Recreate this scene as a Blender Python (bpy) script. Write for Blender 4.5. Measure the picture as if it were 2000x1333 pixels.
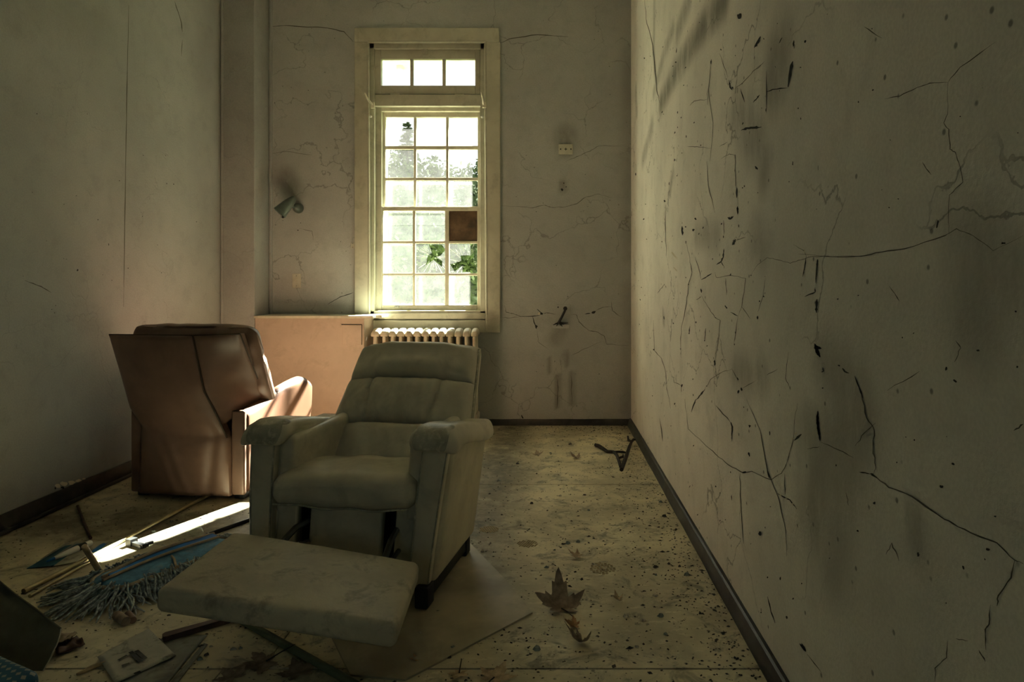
import bpy, bmesh, math, random
from mathutils import Vector, Matrix, noise as mnoise
random.seed(7)
PI = math.pi
scn = bpy.context.scene
col = scn.collection
for o in list(bpy.data.objects): bpy.data.objects.remove(o)

# ------------------------------------------------------------------ camera, sky, sun, exposure
FPX, VX, VY, EYE = 1333.0, 1075.0, 556.0, 1.2          # focal length in px, vanishing point, eye height
cam_d = bpy.data.cameras.new('camera'); cam = bpy.data.objects.new('camera', cam_d); col.objects.link(cam)
cam.location = (0, 0, EYE); cam.rotation_euler = (PI/2, 0, 0)
cam_d.sensor_fit = 'HORIZONTAL'; cam_d.sensor_width = 36; cam_d.lens = 36*FPX/2000
cam_d.shift_x = -(VX-1000)/2000; cam_d.shift_y = -(666.5-VY)/2000
cam_d.clip_start = .05; cam_d.clip_end = 200
scn.camera = cam

SKY = .37
SUN = 31.0
SUN_DIR = Vector((-.42, -1.0, -.86))                    # the way the sunlight travels
EXPOSURE = 2.6
w = bpy.data.worlds.new('sky'); scn.world = w; w.use_nodes = True
nt = w.node_tree; nt.nodes.clear()
tc = nt.nodes.new('ShaderNodeTexCoord'); sp = nt.nodes.new('ShaderNodeSeparateXYZ')
mr = nt.nodes.new('ShaderNodeMapRange'); mr.inputs[1].default_value = 0; mr.inputs[2].default_value = 1
mr.inputs[3].default_value = SKY*.55; mr.inputs[4].default_value = SKY*1.65      # overcast sky: brighter overhead than at the horizon
bg = nt.nodes.new('ShaderNodeBackground'); wo = nt.nodes.new('ShaderNodeOutputWorld')
bg.inputs[0].default_value = (.98, .99, 1.0, 1)
nt.links.new(tc.outputs['Generated'], sp.inputs[0]); nt.links.new(sp.outputs['Z'], mr.inputs[0])
nt.links.new(mr.outputs[0], bg.inputs[1]); nt.links.new(bg.outputs[0], wo.inputs[0])

sun_d = bpy.data.lights.new('sun', 'SUN'); sun_d.energy = SUN; sun_d.angle = math.radians(.9); sun_d.color = (1, .94, .85)
sun = bpy.data.objects.new('sun', sun_d); col.objects.link(sun)
sun.rotation_euler = SUN_DIR.to_track_quat('-Z', 'Y').to_euler(); sun.location = (8, 20, 16)
vs = scn.view_settings
vs.view_transform = 'Standard'; vs.look = 'None'; vs.exposure = EXPOSURE; vs.gamma = 1; vs.use_curve_mapping = False
cy = scn.cycles
cy.use_denoising = True; cy.max_bounces = 8; cy.diffuse_bounces = 5; cy.glossy_bounces = 2
cy.transparent_max_bounces = 14; cy.transmission_bounces = 8; cy.sample_clamp_indirect = 6; cy.caustics_reflective = False
cy.use_adaptive_sampling = True; cy.adaptive_threshold = .012; cy.adaptive_min_samples = 24

# ------------------------------------------------------------------ picture-to-place helpers (distance always comes from a plane of the room)
BY = 5.82           # back wall
RX = .688           # right wall
LX = -2.66          # left wall
def at(px, py, y): return Vector(((px-VX)*y/FPX, y, EYE-(py-VY)*y/FPX))
def g(px, py, z=0.0):
    d = FPX*(EYE-z)/(py-VY); return Vector(((px-VX)*d/FPX, d, z))
def rw(px, py, off=0.0):
    X = RX-off; d = X*FPX/(px-VX); return Vector((X, d, EYE-(py-VY)*d/FPX))
def bw(px, py, off=0.0): return at(px, py, BY-off)
def lw(px, py, off=0.0):
    X = LX+off; d = X*FPX/(px-VX); return Vector((X, d, EYE-(py-VY)*d/FPX))

# ------------------------------------------------------------------ materials
def _n(nt, t, **k):
    n = nt.nodes.new(t)
    for a, b in k.items(): setattr(n, a, b)
    return n
def new_mat(name):
    m = bpy.data.materials.new(name); m.use_nodes = True
    nt = m.node_tree; nt.nodes.clear()
    out = _n(nt, 'ShaderNodeOutputMaterial'); p = _n(nt, 'ShaderNodeBsdfPrincipled')
    nt.links.new(p.outputs[0], out.inputs[0])
    return m, nt, p, out
def noise(nt, vec, scale, detail=5, rough=.6, dist=0):
    n = _n(nt, 'ShaderNodeTexNoise'); n.inputs['Scale'].default_value = scale; n.inputs['Detail'].default_value = min(detail, 4)
    n.inputs['Roughness'].default_value = rough; n.inputs['Distortion'].default_value = dist
    nt.links.new(vec, n.inputs['Vector']); return n.outputs['Fac']
def ramp(nt, fac, a, b, lo=0.0, hi=1.0):
    r = _n(nt, 'ShaderNodeMapRange'); r.inputs[1].default_value = a; r.inputs[2].default_value = b
    r.inputs[3].default_value = lo; r.inputs[4].default_value = hi; r.interpolation_type = 'SMOOTHSTEP'
    nt.links.new(fac, r.inputs[0]); return r.outputs[0]
def mix(nt, fac, a, b):
    m = _n(nt, 'ShaderNodeMix', data_type='RGBA')
    if isinstance(fac, (int, float)): m.inputs[0].default_value = fac
    else: nt.links.new(fac, m.inputs[0])
    for s, v in ((6, a), (7, b)):
        if isinstance(v, (tuple, list)): m.inputs[s].default_value = (*v[:3], 1)
        else: nt.links.new(v, m.inputs[s])
    return m.outputs[2]
def math_(nt, op, a, b):
    m = _n(nt, 'ShaderNodeMath', operation=op)
    for i, v in enumerate((a, b)):
        if isinstance(v, (int, float)): m.inputs[i].default_value = v
        else: nt.links.new(v, m.inputs[i])
    return m.outputs[0]
def mapping(nt, vec, scale):
    m = _n(nt, 'ShaderNodeMapping'); m.inputs['Scale'].default_value = scale; nt.links.new(vec, m.inputs[0]); return m.outputs[0]
def bump(nt, p, h, strength, dist=.01):
    b = _n(nt, 'ShaderNodeBump'); b.inputs['Strength'].default_value = strength; b.inputs['Distance'].default_value = dist
    nt.links.new(h, b.inputs['Height']); nt.links.new(b.outputs[0], p.inputs['Normal'])
def sc3(c, k): return tuple(min(1, max(0, x*k)) for x in c)
def M(name, c, rough=.6, var=.18, scale=7, bmp=.0, bscale=90, metal=0, dirt=None, damt=.5, dscale=4, spec=.4):
    m, nt, p, out = new_mat(name)
    v = _n(nt, 'ShaderNodeTexCoord').outputs['Object']
    f = ramp(nt, noise(nt, v, scale), .3, .7)
    cc = mix(nt, f, sc3(c, 1-var), sc3(c, 1+var))
    if dirt:
        d = ramp(nt, noise(nt, v, dscale, 8, .7, .4), .48, .72, 0, damt)
        cc = mix(nt, d, cc, dirt)
    nt.links.new(cc, p.inputs['Base Color'])
    p.inputs['Roughness'].default_value = rough; p.inputs['Metallic'].default_value = metal
    p.inputs['Specular IOR Level'].default_value = spec
    if bmp: bump(nt, p, noise(nt, v, bscale, 4), bmp, .004)
    return m
def plaster(name, c, speck=.5, crackm=.4, stain_shade_c=(.17, .165, .13)):
    m, nt, p, out = new_mat(name)
    v = _n(nt, 'ShaderNodeTexCoord').outputs['Object']
    big = ramp(nt, noise(nt, v, 1.1, 6, .6), .3, .72)
    cc = mix(nt, big, sc3(c, .86), sc3(c, 1.06))
    mid = ramp(nt, noise(nt, v, 6, 8, .75), .46, .75, 0, .35)
    cc = mix(nt, mid, cc, sc3(c, .62))
    fine = ramp(nt, noise(nt, v, 120, 3, .6), .4, .6, 0, .16)
    cc = mix(nt, fine, cc, sc3(c, .55))
    # little knocks and specks
    vo = _n(nt, 'ShaderNodeTexVoronoi'); vo.inputs['Scale'].default_value = 14; vo.inputs['Randomness'].default_value = 1
    nt.links.new(v, vo.inputs['Vector'])
    rnd = _n(nt, 'ShaderNodeSeparateColor'); nt.links.new(vo.outputs['Color'], rnd.inputs[0])
    dot = math_(nt, 'MULTIPLY', ramp(nt, vo.outputs['Distance'], .05, .11, 1, 0), ramp(nt, rnd.outputs[0], .80, .86))
    cc = mix(nt, math_(nt, 'MULTIPLY', dot, speck), cc, (.07, .07, .055))
    # hairline craze
    dn = _n(nt, 'ShaderNodeTexNoise'); dn.inputs['Scale'].default_value = 3; dn.inputs['Detail'].default_value = 6
    nt.links.new(v, dn.inputs['Vector'])
    mv = _n(nt, 'ShaderNodeVectorMath', operation='MULTIPLY_ADD'); mv.inputs[1].default_value = (.55, .55, .55)
    nt.links.new(dn.outputs['Color'], mv.inputs[0]); nt.links.new(v, mv.inputs[2])
    ve = _n(nt, 'ShaderNodeTexVoronoi', feature='DISTANCE_TO_EDGE'); ve.inputs['Scale'].default_value = 1.7
    nt.links.new(mv.outputs[0], ve.inputs['Vector'])
    line = ramp(nt, ve.outputs['Distance'], .0035, .008, 1, 0)
    line = math_(nt, 'MULTIPLY', line, ramp(nt, noise(nt, v, 1.6, 2), .46, .60))
    cc = mix(nt, math_(nt, 'MULTIPLY', line, crackm), cc, (.09, .09, .07))
    # soot and scuffs with shapes of their own, plus painted shade above the shelf
    at_ = _n(nt, 'ShaderNodeAttribute', attribute_name='stain')
    st = math_(nt, 'MULTIPLY', at_.outputs['Fac'], ramp(nt, noise(nt, mapping(nt, v, (1, 1, .35)), 9, 7, .7), .2, .62, .35, 1))
    cc = mix(nt, st, cc, stain_shade_c)
    nt.links.new(cc, p.inputs['Base Color']); p.inputs['Roughness'].default_value = .72
    p.inputs['Specular IOR Level'].default_value = .3
    h = math_(nt, 'SUBTRACT', math_(nt, 'ADD', noise(nt, v, 75, 3), math_(nt, 'MULTIPLY', noise(nt, v, 7, 4), 1.6)), math_(nt, 'MULTIPLY', line, 2))
    bump(nt, p, h, .32, .005)
    return m
def floor_mat():
    m, nt, p, out = new_mat('dusty hardboard')
    v = _n(nt, 'ShaderNodeTexCoord').outputs['Object']
    a = ramp(nt, noise(nt, v, 2.2, 8, .65), .32, .68)
    cc = mix(nt, a, (.48, .43, .29), (.80, .71, .48))
    b = ramp(nt, noise(nt, v, 7.5, 8, .75, .6), .50, .68, 0, .75)
    cc = mix(nt, b, cc, (.21, .20, .145))
    b2 = ramp(nt, noise(nt, mapping(nt, v, (1, 2.4, 1)), 15, 6, .7), .56, .68, 0, .5)
    cc = mix(nt, b2, cc, (.86, .78, .56))
    sp_ = ramp(nt, noise(nt, v, 62, 3, .6), .64, .70, 0, .75)
    cc = mix(nt, sp_, cc, (.055, .05, .04))
    vo = _n(nt, 'ShaderNodeTexVoronoi'); vo.inputs['Scale'].default_value = 24; nt.links.new(v, vo.inputs['Vector'])
    rnd = _n(nt, 'ShaderNodeSeparateColor'); nt.links.new(vo.outputs['Color'], rnd.inputs[0])
    dot = math_(nt, 'MULTIPLY', ramp(nt, vo.outputs['Distance'], .08, .2, 1, 0), ramp(nt, rnd.outputs[0], .72, .8))
    cc = mix(nt, math_(nt, 'MULTIPLY', dot, .7), cc, (.05, .047, .035))
    at_ = _n(nt, 'ShaderNodeAttribute', attribute_name='stain')
    st = math_(nt, 'MULTIPLY', at_.outputs['Fac'], ramp(nt, noise(nt, v, 8, 7, .7), .2, .62, .45, 1))
    cc = mix(nt, st, cc, (.06, .058, .042))
    nt.links.new(cc, p.inputs['Base Color'])
    p.inputs['Roughness'].default_value = .66; p.inputs['Specular IOR Level'].default_value = .35
    bump(nt, p, math_(nt, 'ADD', noise(nt, v, 55, 4), noise(nt, v, 9, 5)), .35, .004)
    return m
def glass_mat(name, haze, tint=(.93, .96, .94), hz=(.9, .93, .88)):
    m, nt, p, out = new_mat(name); nt.nodes.remove(p)
    v = _n(nt, 'ShaderNodeTexCoord').outputs['Object']
    f = ramp(nt, noise(nt, v, 9, 8, .7, .5), .25, .75, haze*.7, min(.98, haze*1.3))
    tr = _n(nt, 'ShaderNodeBsdfTransparent'); tr.inputs[0].default_value = (*tint, 1)
    tl = _n(nt, 'ShaderNodeBsdfTranslucent'); tl.inputs[0].default_value = (*hz, 1)
    gl = _n(nt, 'ShaderNodeBsdfGlossy'); gl.inputs['Roughness'].default_value = .15
    a = _n(nt, 'ShaderNodeMixShader'); b = _n(nt, 'ShaderNodeMixShader'); b.inputs[0].default_value = .04
    nt.links.new(f, a.inputs[0]); nt.links.new(tr.outputs[0], a.inputs[1]); nt.links.new(tl.outputs[0], a.inputs[2])
    nt.links.new(a.outputs[0], b.inputs[1]); nt.links.new(gl.outputs[0], b.inputs[2]); nt.links.new(b.outputs[0], out.inputs[0])
    return m
def leaf_mat(name, a, b):
    m, nt, p, out = new_mat(name)
    v = _n(nt, 'ShaderNodeTexCoord').outputs['Object']
    cc = mix(nt, ramp(nt, noise(nt, v, 2.5, 5), .35, .65), a, b)
    nt.links.new(cc, p.inputs['Base Color']); p.inputs['Roughness'].default_value = 1; p.inputs['Specular IOR Level'].default_value = .05
    tl = _n(nt, 'ShaderNodeBsdfTranslucent'); nt.links.new(cc, tl.inputs[0])
    ms = _n(nt, 'ShaderNodeMixShader'); ms.inputs[0].default_value = .08
    nt.links.new(p.outputs[0], ms.inputs[1]); nt.links.new(tl.outputs[0], ms.inputs[2]); nt.links.new(ms.outputs[0], out.inputs[0])
    return m
WALLC = (.46, .475, .45)  # back wall lowered and cooled, its dimmer light put into the colour
MT = {}
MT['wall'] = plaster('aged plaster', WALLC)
MT['wall_r'] = plaster('aged plaster right lightened', (.90, .875, .80), .7, .5)  # raised so the right wall's stronger light sits in its colour
MT['wall_l'] = plaster('smooth plaster', (.40, .41, .39), .25, .12)  # lowered so the left wall's dimness sits in its colour
MT['ceiling'] = M('ceiling paint', (.72, .69, .6), .8)
MT['floor'] = floor_mat()
MT['slab'] = M('dark subfloor', (.045, .042, .033), .8)
MT['base'] = M('dark vinyl baseboard', (.05, .05, .042), .5, .3, 9, dirt=(.11, .10, .075), damt=.4, dscale=7)
MT['white'] = M('old cream paint', (.62, .59, .46), .45, .10, 5, dirt=(.22, .19, .12), damt=.35, dscale=9, bmp=.06, bscale=40)
MT['whitec'] = M('cream casing paint', (.52, .51, .40), .5, .10, 4, dirt=(.2, .18, .12), damt=.35, dscale=6, bmp=.06, bscale=40)
MT['cab'] = M('pink beige paint', (.52, .41, .325), .6, .10, 3, dirt=(.25, .2, .14), damt=.3, dscale=6, bmp=.08, bscale=60)
MT['rad'] = M('radiator enamel', (.62, .56, .43), .4, .1, 6, dirt=(.3, .22, .13), damt=.5, dscale=12)
MT['beige'] = M('olive beige vinyl', (.60, .56, .44), .42, .12, 5, dirt=(.36, .345, .27), damt=.45, dscale=7, bmp=.12, bscale=170, spec=.5)
MT['beige_d'] = M('rubbed olive vinyl', (.37, .36, .285), .38, .25, 14, dirt=(.74, .70, .58), damt=.75, dscale=26, bmp=.25, bscale=120)
MT['foot'] = M('dusty footrest vinyl', (.50, .465, .36), .5, .15, 6, dirt=(.20, .185, .14), damt=.7, dscale=12, bmp=.5, bscale=45)
MT['brown'] = M('rust brown vinyl', (.185, .112, .08), .38, .14, 4, dirt=(.13, .08, .055), damt=.5, dscale=5, bmp=.1, bscale=150, spec=.5)
MT['brown_s'] = M('rust brown arm vinyl', (.20, .10, .062), .4, .1, 4, bmp=.08, bscale=150, spec=.5)
MT['brown_bounce'] = M('lightened brown seat vinyl', (.46, .25, .16), .45, .1, 4, bmp=.08, bscale=150)  # hidden seat made paler so it bounces more warm light
MT['seam'] = M('dark seam', (.05, .035, .022), .7)
MT['black'] = M('black metal', (.022, .024, .024), .45)
MT['iron'] = M('grey steel', (.22, .22, .2), .35, metal=.8)
MT['brass'] = M('tarnished brass', (.42, .36, .20), .35, .2, 12, metal=.7)
MT['wood'] = M('pale wood', (.46, .34, .19), .55, .2, 20)
MT['dwood'] = M('dark brown wood', (.10, .055, .038), .6, .3, 18)
MT['board'] = M('weathered plywood', (.12, .075, .04), .7, .4, 10, dirt=(.04, .032, .022), damt=.8, dscale=6)
MT['lamp'] = M('green grey enamel', (.11, .14, .12), .28, .15, 20, metal=.35)
MT['plate'] = M('aged switch plate', (.52, .51, .41), .4, .1, 20)
MT['hole'] = M('crack shadow', (.022, .024, .02), .9)
MT['hair'] = M('hairline crack', (.10, .095, .072), .9)
MT['flake'] = M('lifted paint flake', (.72, .66, .52), .6)
MT['blue'] = M('blue canvas', (.09, .25, .38), .75, .3, 22, dirt=(.28, .34, .34), damt=.7, dscale=10, bmp=.2, bscale=220)
MT['blue_b'] = M('bright blue lining', (.015, .16, .50), .5, .2, 12)
MT['band'] = M('tan binding tape', (.42, .33, .22), .8, .15, 30)
MT['yarn'] = M('grey blue yarn', (.36, .41, .41), .9, .5, 60)
MT['paper'] = M('dirty paper', (.46, .44, .35), .8, .12, 8, dirt=(.10, .095, .075), damt=.8, dscale=14)
MT['paper2'] = M('greyed paper', (.30, .30, .25), .8, .15, 10, dirt=(.12, .11, .09), damt=.7, dscale=12)
MT['card'] = M('olive cardboard', (.13, .125, .08), .8, .2, 7, dirt=(.07, .07, .05), damt=.6, dscale=6, bmp=.2, bscale=30)
MT['cardedge'] = M('pale cardboard edge', (.5, .47, .37), .8)
MT['leafd'] = M('dry brown leaf', (.32, .245, .17), .75, .35, 30, bmp=.2, bscale=80)
MT['leafo'] = M('orange dry leaf', (.42, .24, .11), .75, .3, 40)
MT['leafp'] = M('pale dry leaf', (.48, .36, .22), .75, .3, 40)
MT['debris'] = M('dark grit', (.075, .07, .055), .9, .5, 30)
MT['chip'] = M('pale plaster crumb', (.52, .47, .36), .85, .3, 40)
MT['gshard'] = M('green glass shard', (.22, .26, .235), .15, .2, 20)
MT['white2'] = M('white plastic', (.72, .72, .68), .35, .06)
MT['teal'] = M('teal print', (.02, .13, .20), .5, .2, 10)
MT['twig'] = M('dark twig bark', (.035, .03, .025), .85, .3, 40)
MT['sheet'] = M('scuffed acrylic sheet', (.40, .35, .235), .5, .25, 3, dirt=(.56, .49, .32), damt=.7, dscale=5, spec=.4)
MT['glass'] = glass_mat('dusty pane', .007)
MT['glass2'] = glass_mat('cloudy pane', .0075)
MT['glassc'] = glass_mat('clear pane', .004)
MT['glassg'] = glass_mat('green fill pane', .04, (.82, .94, .90))  # tints the fill light from the added rear window
MT['plastic'] = glass_mat('plastic film', .0055)
MT['bush'] = leaf_mat('bush leaves', (.016, .030, .008), (.045, .07, .018))
MT['tree'] = leaf_mat('tree leaves', (.022, .035, .016), (.05, .07, .03))
MT['lawn'] = M('rough grass', (.045, .065, .02), .9, .4, 3)
MT['bark'] = M('bark', (.12, .09, .06), .9, .3, 10)
MT['soffit'] = M('painted soffit', (.62, .56, .44), .6, .08)
MT['render'] = M('outside render', (.6, .56, .48), .8)
def dots_mat():
    m, nt, p, out = new_mat('blue dotted print')
    v = _n(nt, 'ShaderNodeTexCoord').outputs['Object']
    s = _n(nt, 'ShaderNodeSeparateXYZ'); nt.links.new(v, s.inputs[0])
    fx = math_(nt, 'FRACT', math_(nt, 'MULTIPLY', s.outputs[0], 42), 0); fy = math_(nt, 'FRACT', math_(nt, 'MULTIPLY', s.outputs[1], 42), 0)
    # dots shrink towards one side, as in the print
    r = math_(nt, 'ADD', math_(nt, 'MULTIPLY', s.outputs[1], 1.6), .20)
    dx = math_(nt, 'ABSOLUTE', math_(nt, 'SUBTRACT', fx, .5), 0); dy = math_(nt, 'ABSOLUTE', math_(nt, 'SUBTRACT', fy, .5), 0)
    d = math_(nt, 'ADD', dx, dy)
    cc = mix(nt, math_(nt, 'LESS_THAN', d, r), (.01, .10, .17), (.26, .29, .25))
    nt.links.new(cc, p.inputs['Base Color']); p.inputs['Roughness'].default_value = .6
    return m
MT['dots'] = dots_mat()

# ------------------------------------------------------------------ mesh helpers
class MB:
    def __init__(s): s.v = []; s.f = []; s.attr = None
    def add(s, vs, fs):
        b = len(s.v); s.v += [Vector(p) for p in vs]; s.f += [tuple(b+i for i in f) for f in fs]; return s
    def box(s, x0, x1, y0, y1, z0, z1):
        return s.add([(x, y, z) for z in (z0, z1) for y in (y0, y1) for x in (x0, x1)],
                     [(0, 2, 3, 1), (4, 5, 7, 6), (0, 1, 5, 4), (2, 6, 7, 3), (0, 4, 6, 2), (1, 3, 7, 5)])
    def rbox(s, x0, x1, y0, y1, z0, z1, r=.01, n=1, seg=3, fn=None):
        """rounded box; n = cells across each flat face; fn bends each vertex"""
        c = Vector(((x0+x1)/2, (y0+y1)/2, (z0+z1)/2)); h = [abs(x1-x0)/2, abs(y1-y0)/2, abs(z1-z0)/2]
        r = min(r, min(h)*.999); ts = [math.tan(PI/4*i/seg) for i in range(seg+1)]
        ax = []
        for k in range(3):
            i = h[k]-r
            a = [-i-r*t for t in reversed(ts)] + [-i+2*i*j/n for j in range(1, n)] + [i+r*t for t in ts]
            ax.append(a)
        idx = {}; vs = []; fs = []
        def vid(p):
            key = tuple(round(q, 6) for q in p)
            if key not in idx:
                q = Vector([max(-(h[k]-r), min(h[k]-r, p[k])) for k in range(3)]); d = Vector(p)-q
                out = q+(d.normalized()*r if d.length > 1e-9 else d)
                idx[key] = len(vs); vs.append(out+c)
            return idx[key]
        for k in range(3):
            i, j = (k+1) % 3, (k+2) % 3
            for sgn in (-1, 1):
                for a in range(len(ax[i])-1):
                    for b in range(len(ax[j])-1):
                        q = []
                        for (aa, bb) in ((a, b), (a+1, b), (a+1, b+1), (a, b+1)):
                            p = [0, 0, 0]; p[k] = sgn*h[k]; p[i] = ax[i][aa]; p[j] = ax[j][bb]; q.append(vid(p))
                        fs.append(tuple(q) if sgn > 0 else tuple(reversed(q)))
        if fn: vs = [Vector(fn(p)) for p in vs]
        return s.add(vs, fs)
    def tube(s, pts, r, sides=8, cap=True):
        pts = [Vector(p) for p in pts]; n = len(pts); rs = r if isinstance(r, (list, tuple)) else [r]*n
        vs = []; fs = []; up = None
        for i, p in enumerate(pts):
            t = (pts[min(i+1, n-1)]-pts[max(i-1, 0)]).normalized()
            if up is None: up = Vector((0, 0, 1)) if abs(t.z) < .9 else Vector((1, 0, 0))
            a = t.cross(up).normalized(); up = a.cross(t).normalized()
            for k in range(sides):
                th = 2*PI*k/sides; vs.append(p+(a*math.cos(th)+up*math.sin(th))*rs[i])
        for i in range(n-1):
            for k in range(sides):
                k2 = (k+1) % sides; fs.append((i*sides+k, i*sides+k2, (i+1)*sides+k2, (i+1)*sides+k))
        if cap: fs += [tuple(reversed(range(sides))), tuple((n-1)*sides+k for k in range(sides))]
        return s.add(vs, fs)
    def lathe(s, prof, o, axis, seg=24):
        o = Vector(o); ax = Vector(axis).normalized(); a = ax.orthogonal().normalized(); b = ax.cross(a)
        vs = [o+ax*h+(a*math.cos(2*PI*k/seg)+b*math.sin(2*PI*k/seg))*max(r, 1e-4) for r, h in prof for k in range(seg)]
        fs = [(i*seg+k, i*seg+(k+1) % seg, (i+1)*seg+(k+1) % seg, (i+1)*seg+k) for i in range(len(prof)-1) for k in range(seg)]
        return s.add(vs, fs)
    def closed(s, F, B, nu, nv):
        """closed slab between two surfaces F and B over u,v in 0..1"""
        m = (nu+1)*(nv+1)
        vs = [F(i/nu, j/nv) for j in range(nv+1) for i in range(nu+1)]+[B(i/nu, j/nv) for j in range(nv+1) for i in range(nu+1)]
        I = lambda i, j: j*(nu+1)+i
        fs = []
        for j in range(nv):
            for i in range(nu):
                fs += [(I(i, j), I(i+1, j), I(i+1, j+1), I(i, j+1)), (m+I(i, j+1), m+I(i+1, j+1), m+I(i+1, j), m+I(i, j))]
        for i in range(nu): fs += [(I(i+1, 0), I(i, 0), m+I(i, 0), m+I(i+1, 0)), (I(i, nv), I(i+1, nv), m+I(i+1, nv), m+I(i, nv))]
        for j in range(nv): fs += [(I(0, j), I(0, j+1), m+I(0, j+1), m+I(0, j)), (I(nu, j+1), I(nu, j), m+I(nu, j), m+I(nu, j+1))]
        return s.add(vs, fs)
    def prism(s, poly, off):
        """flat polygon (3D points) thickened by vector off"""
        n = len(poly); off = Vector(off)
        return s.add([Vector(p) for p in poly]+[Vector(p)+off for p in poly],
                     [tuple(range(n)), tuple(reversed(range(n, 2*n)))]+[(i, n+i, n+(i+1) % n, (i+1) % n) for i in range(n)])
    def gridrect(s, o, du, dv, nu, nv):
        o, du, dv = Vector(o), Vector(du), Vector(dv)
        return s.add([o+du*(i/nu)+dv*(j/nv) for j in range(nv+1) for i in range(nu+1)],
                     [(j*(nu+1)+i, j*(nu+1)+i+1, (j+1)*(nu+1)+i+1, (j+1)*(nu+1)+i) for j in range(nv) for i in range(nu)])
    def build(s, name, mat, parent=None, smooth=True, ang=38, local=False, stain=None, fixn=True):
        """one mesh object; vertices are in the room's frame unless local=True (then in the parent's)"""
        vs = s.v
        loc = Vector((0, 0, 0))
        if parent is not None:
            if not local:
                inv = W(parent).inverted(); vs = [inv @ p for p in vs]
        else:
            lo = [min(p[k] for p in vs) for k in range(3)]; hi = [max(p[k] for p in vs) for k in range(3)]
            loc = Vector(((lo[0]+hi[0])/2, (lo[1]+hi[1])/2, lo[2]))
        me = bpy.data.meshes.new(name)
        me.from_pydata([p-loc for p in vs], [], s.f); me.update()
        if fixn:
            bm = bmesh.new(); bm.from_mesh(me); bmesh.ops.recalc_face_normals(bm, faces=bm.faces); bm.to_mesh(me); bm.free()
        if stain:
            a = me.attributes.new('stain', 'FLOAT', 'POINT')
            a.data.foreach_set('value', [stain(p) for p in vs])
        if smooth:
            me.shade_smooth()
            if ang < 180: me.set_sharp_from_angle(angle=math.radians(ang))
        if mat is not None: me.materials.append(MT[mat] if isinstance(mat, str) else mat)
        o = bpy.data.objects.new(name, me); o.location = loc; col.objects.link(o)
        if parent is not None: o.parent = parent
        return o
def W(o):
    m = Matrix.Translation(o.location) @ o.rotation_euler.to_matrix().to_4x4()
    return (W(o.parent) @ m) if o.parent else m
def tag(o, label=None, cat=None, group=None, kind=None):
    for k, v in (('label', label), ('category', cat), ('group', group), ('kind', kind)):
        if v: o[k] = v
    return o
def thing(name, label, cat, loc=(0, 0, 0), rz=0, group=None, kind=None):
    o = bpy.data.objects.new(name, None); o.location = loc; o.rotation_euler = (0, 0, rz); o.empty_display_size = .1
    col.objects.link(o); return tag(o, label, cat, group, kind)
def segd(p, a, b):
    ab = b-a; t = max(0, min(1, (p-a).dot(ab)/max(1e-9, ab.dot(ab)))); return (p-a-ab*t).length

# ------------------------------------------------------------------ the room
YR, ZC = -2.4, 3.78
def stain_shades(streaks, to2):
    """streaks: (list of 2D points, radius, amount)"""
    segs = []
    for pts, r, a in streaks:
        for i in range(max(1, len(pts)-1)): segs.append((pts[i], pts[min(i+1, len(pts)-1)], r, a))
    def f(p):
        q = to2(p); s = 0.0
        for a, b, r, am in segs:
            d = segd(q, a, b)/r
            if d < 1: s = max(s, am*(1-d*d)**1.5)
        return s
    return f
def crop(ox, oy, s): return lambda x, y: (ox+x/s, oy+y/s)
c3 = crop(1220, 0, 3.174); c4 = crop(1220, 400, 3.333); c5 = crop(1220, 780, 2.41); c6 = crop(1560, 0, 2.02); c7 = crop(1560, 660, 1.982)
b1 = crop(980, 230, 5.796); b2 = crop(980, 560, 4.444)
def R2(pts, c): return [Vector((rw(*c(x, y)).y, rw(*c(x, y)).z)) for x, y in pts]
rs_ = [(R2([(620, 0), (480, 180), (390, 320), (300, 480), (225, 640)], c3), .11, .85),
       (R2([(400, 0), (330, 190)], c3), .10, .6), (R2([(185, 0), (180, 300), (190, 460)], c3), .07, .55),
       (R2([(300, 180), (240, 350), (180, 580)], c3), .07, .5), (R2([(170, 780), (110, 1000)], c3), .09, .5),
       (R2([(70, 560), (75, 700)], c3), .08, .6), (R2([(950, 330), (930, 480)], c3), .17, .6), (R2([(820, 850), (700, 700)], c3), .15, .55),
       (R2([(870, 1000), (860, 1100)], c3), .10, .45), (R2([(300, 1080), (280, 1180)], c3), .06, .5),
       (R2([(600, 200), (470, 200)], c4), .10, .4), (R2([(900, 280), (850, 200)], c4), .12, .35),
       (R2([(720, 1080), (900, 1120)], c4), .10, .5), (R2([(1330, 1060), (1500, 1250)], c4), .14, .5),
       (R2([(230, 330), (90, 420), (60, 700)], c7), .15, .55), (R2([(180, 500), (130, 900)], c7), .13, .4),
       (R2([(700, 1000), (780, 1080)], c6), .14, .5), (R2([(720, 1100), (700, 1250)], c6), .14, .5),
       (R2([(250, 700), (255, 760)], c4), .05, .6), (R2([(460, 700), (465, 840)], c7), .05, .5), (R2([(860, 160), (1000, 400), (1100, 220)], c5), .12, .45)]
mb = MB()
mb.gridrect((RX, YR, 0), (0, BY-YR+.3, 0), (0, 0, ZC), 260, 130)
mb.box(RX+.001, RX+.3, YR, BY+.3, -.1, ZC)
tag(mb.build('wall_right', 'wall_r', smooth=False, fixn=False, stain=stain_shades(rs_, lambda p: Vector((p.y, p.z)))), kind='structure')
wall_right = bpy.data.objects['wall_right']

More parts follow.
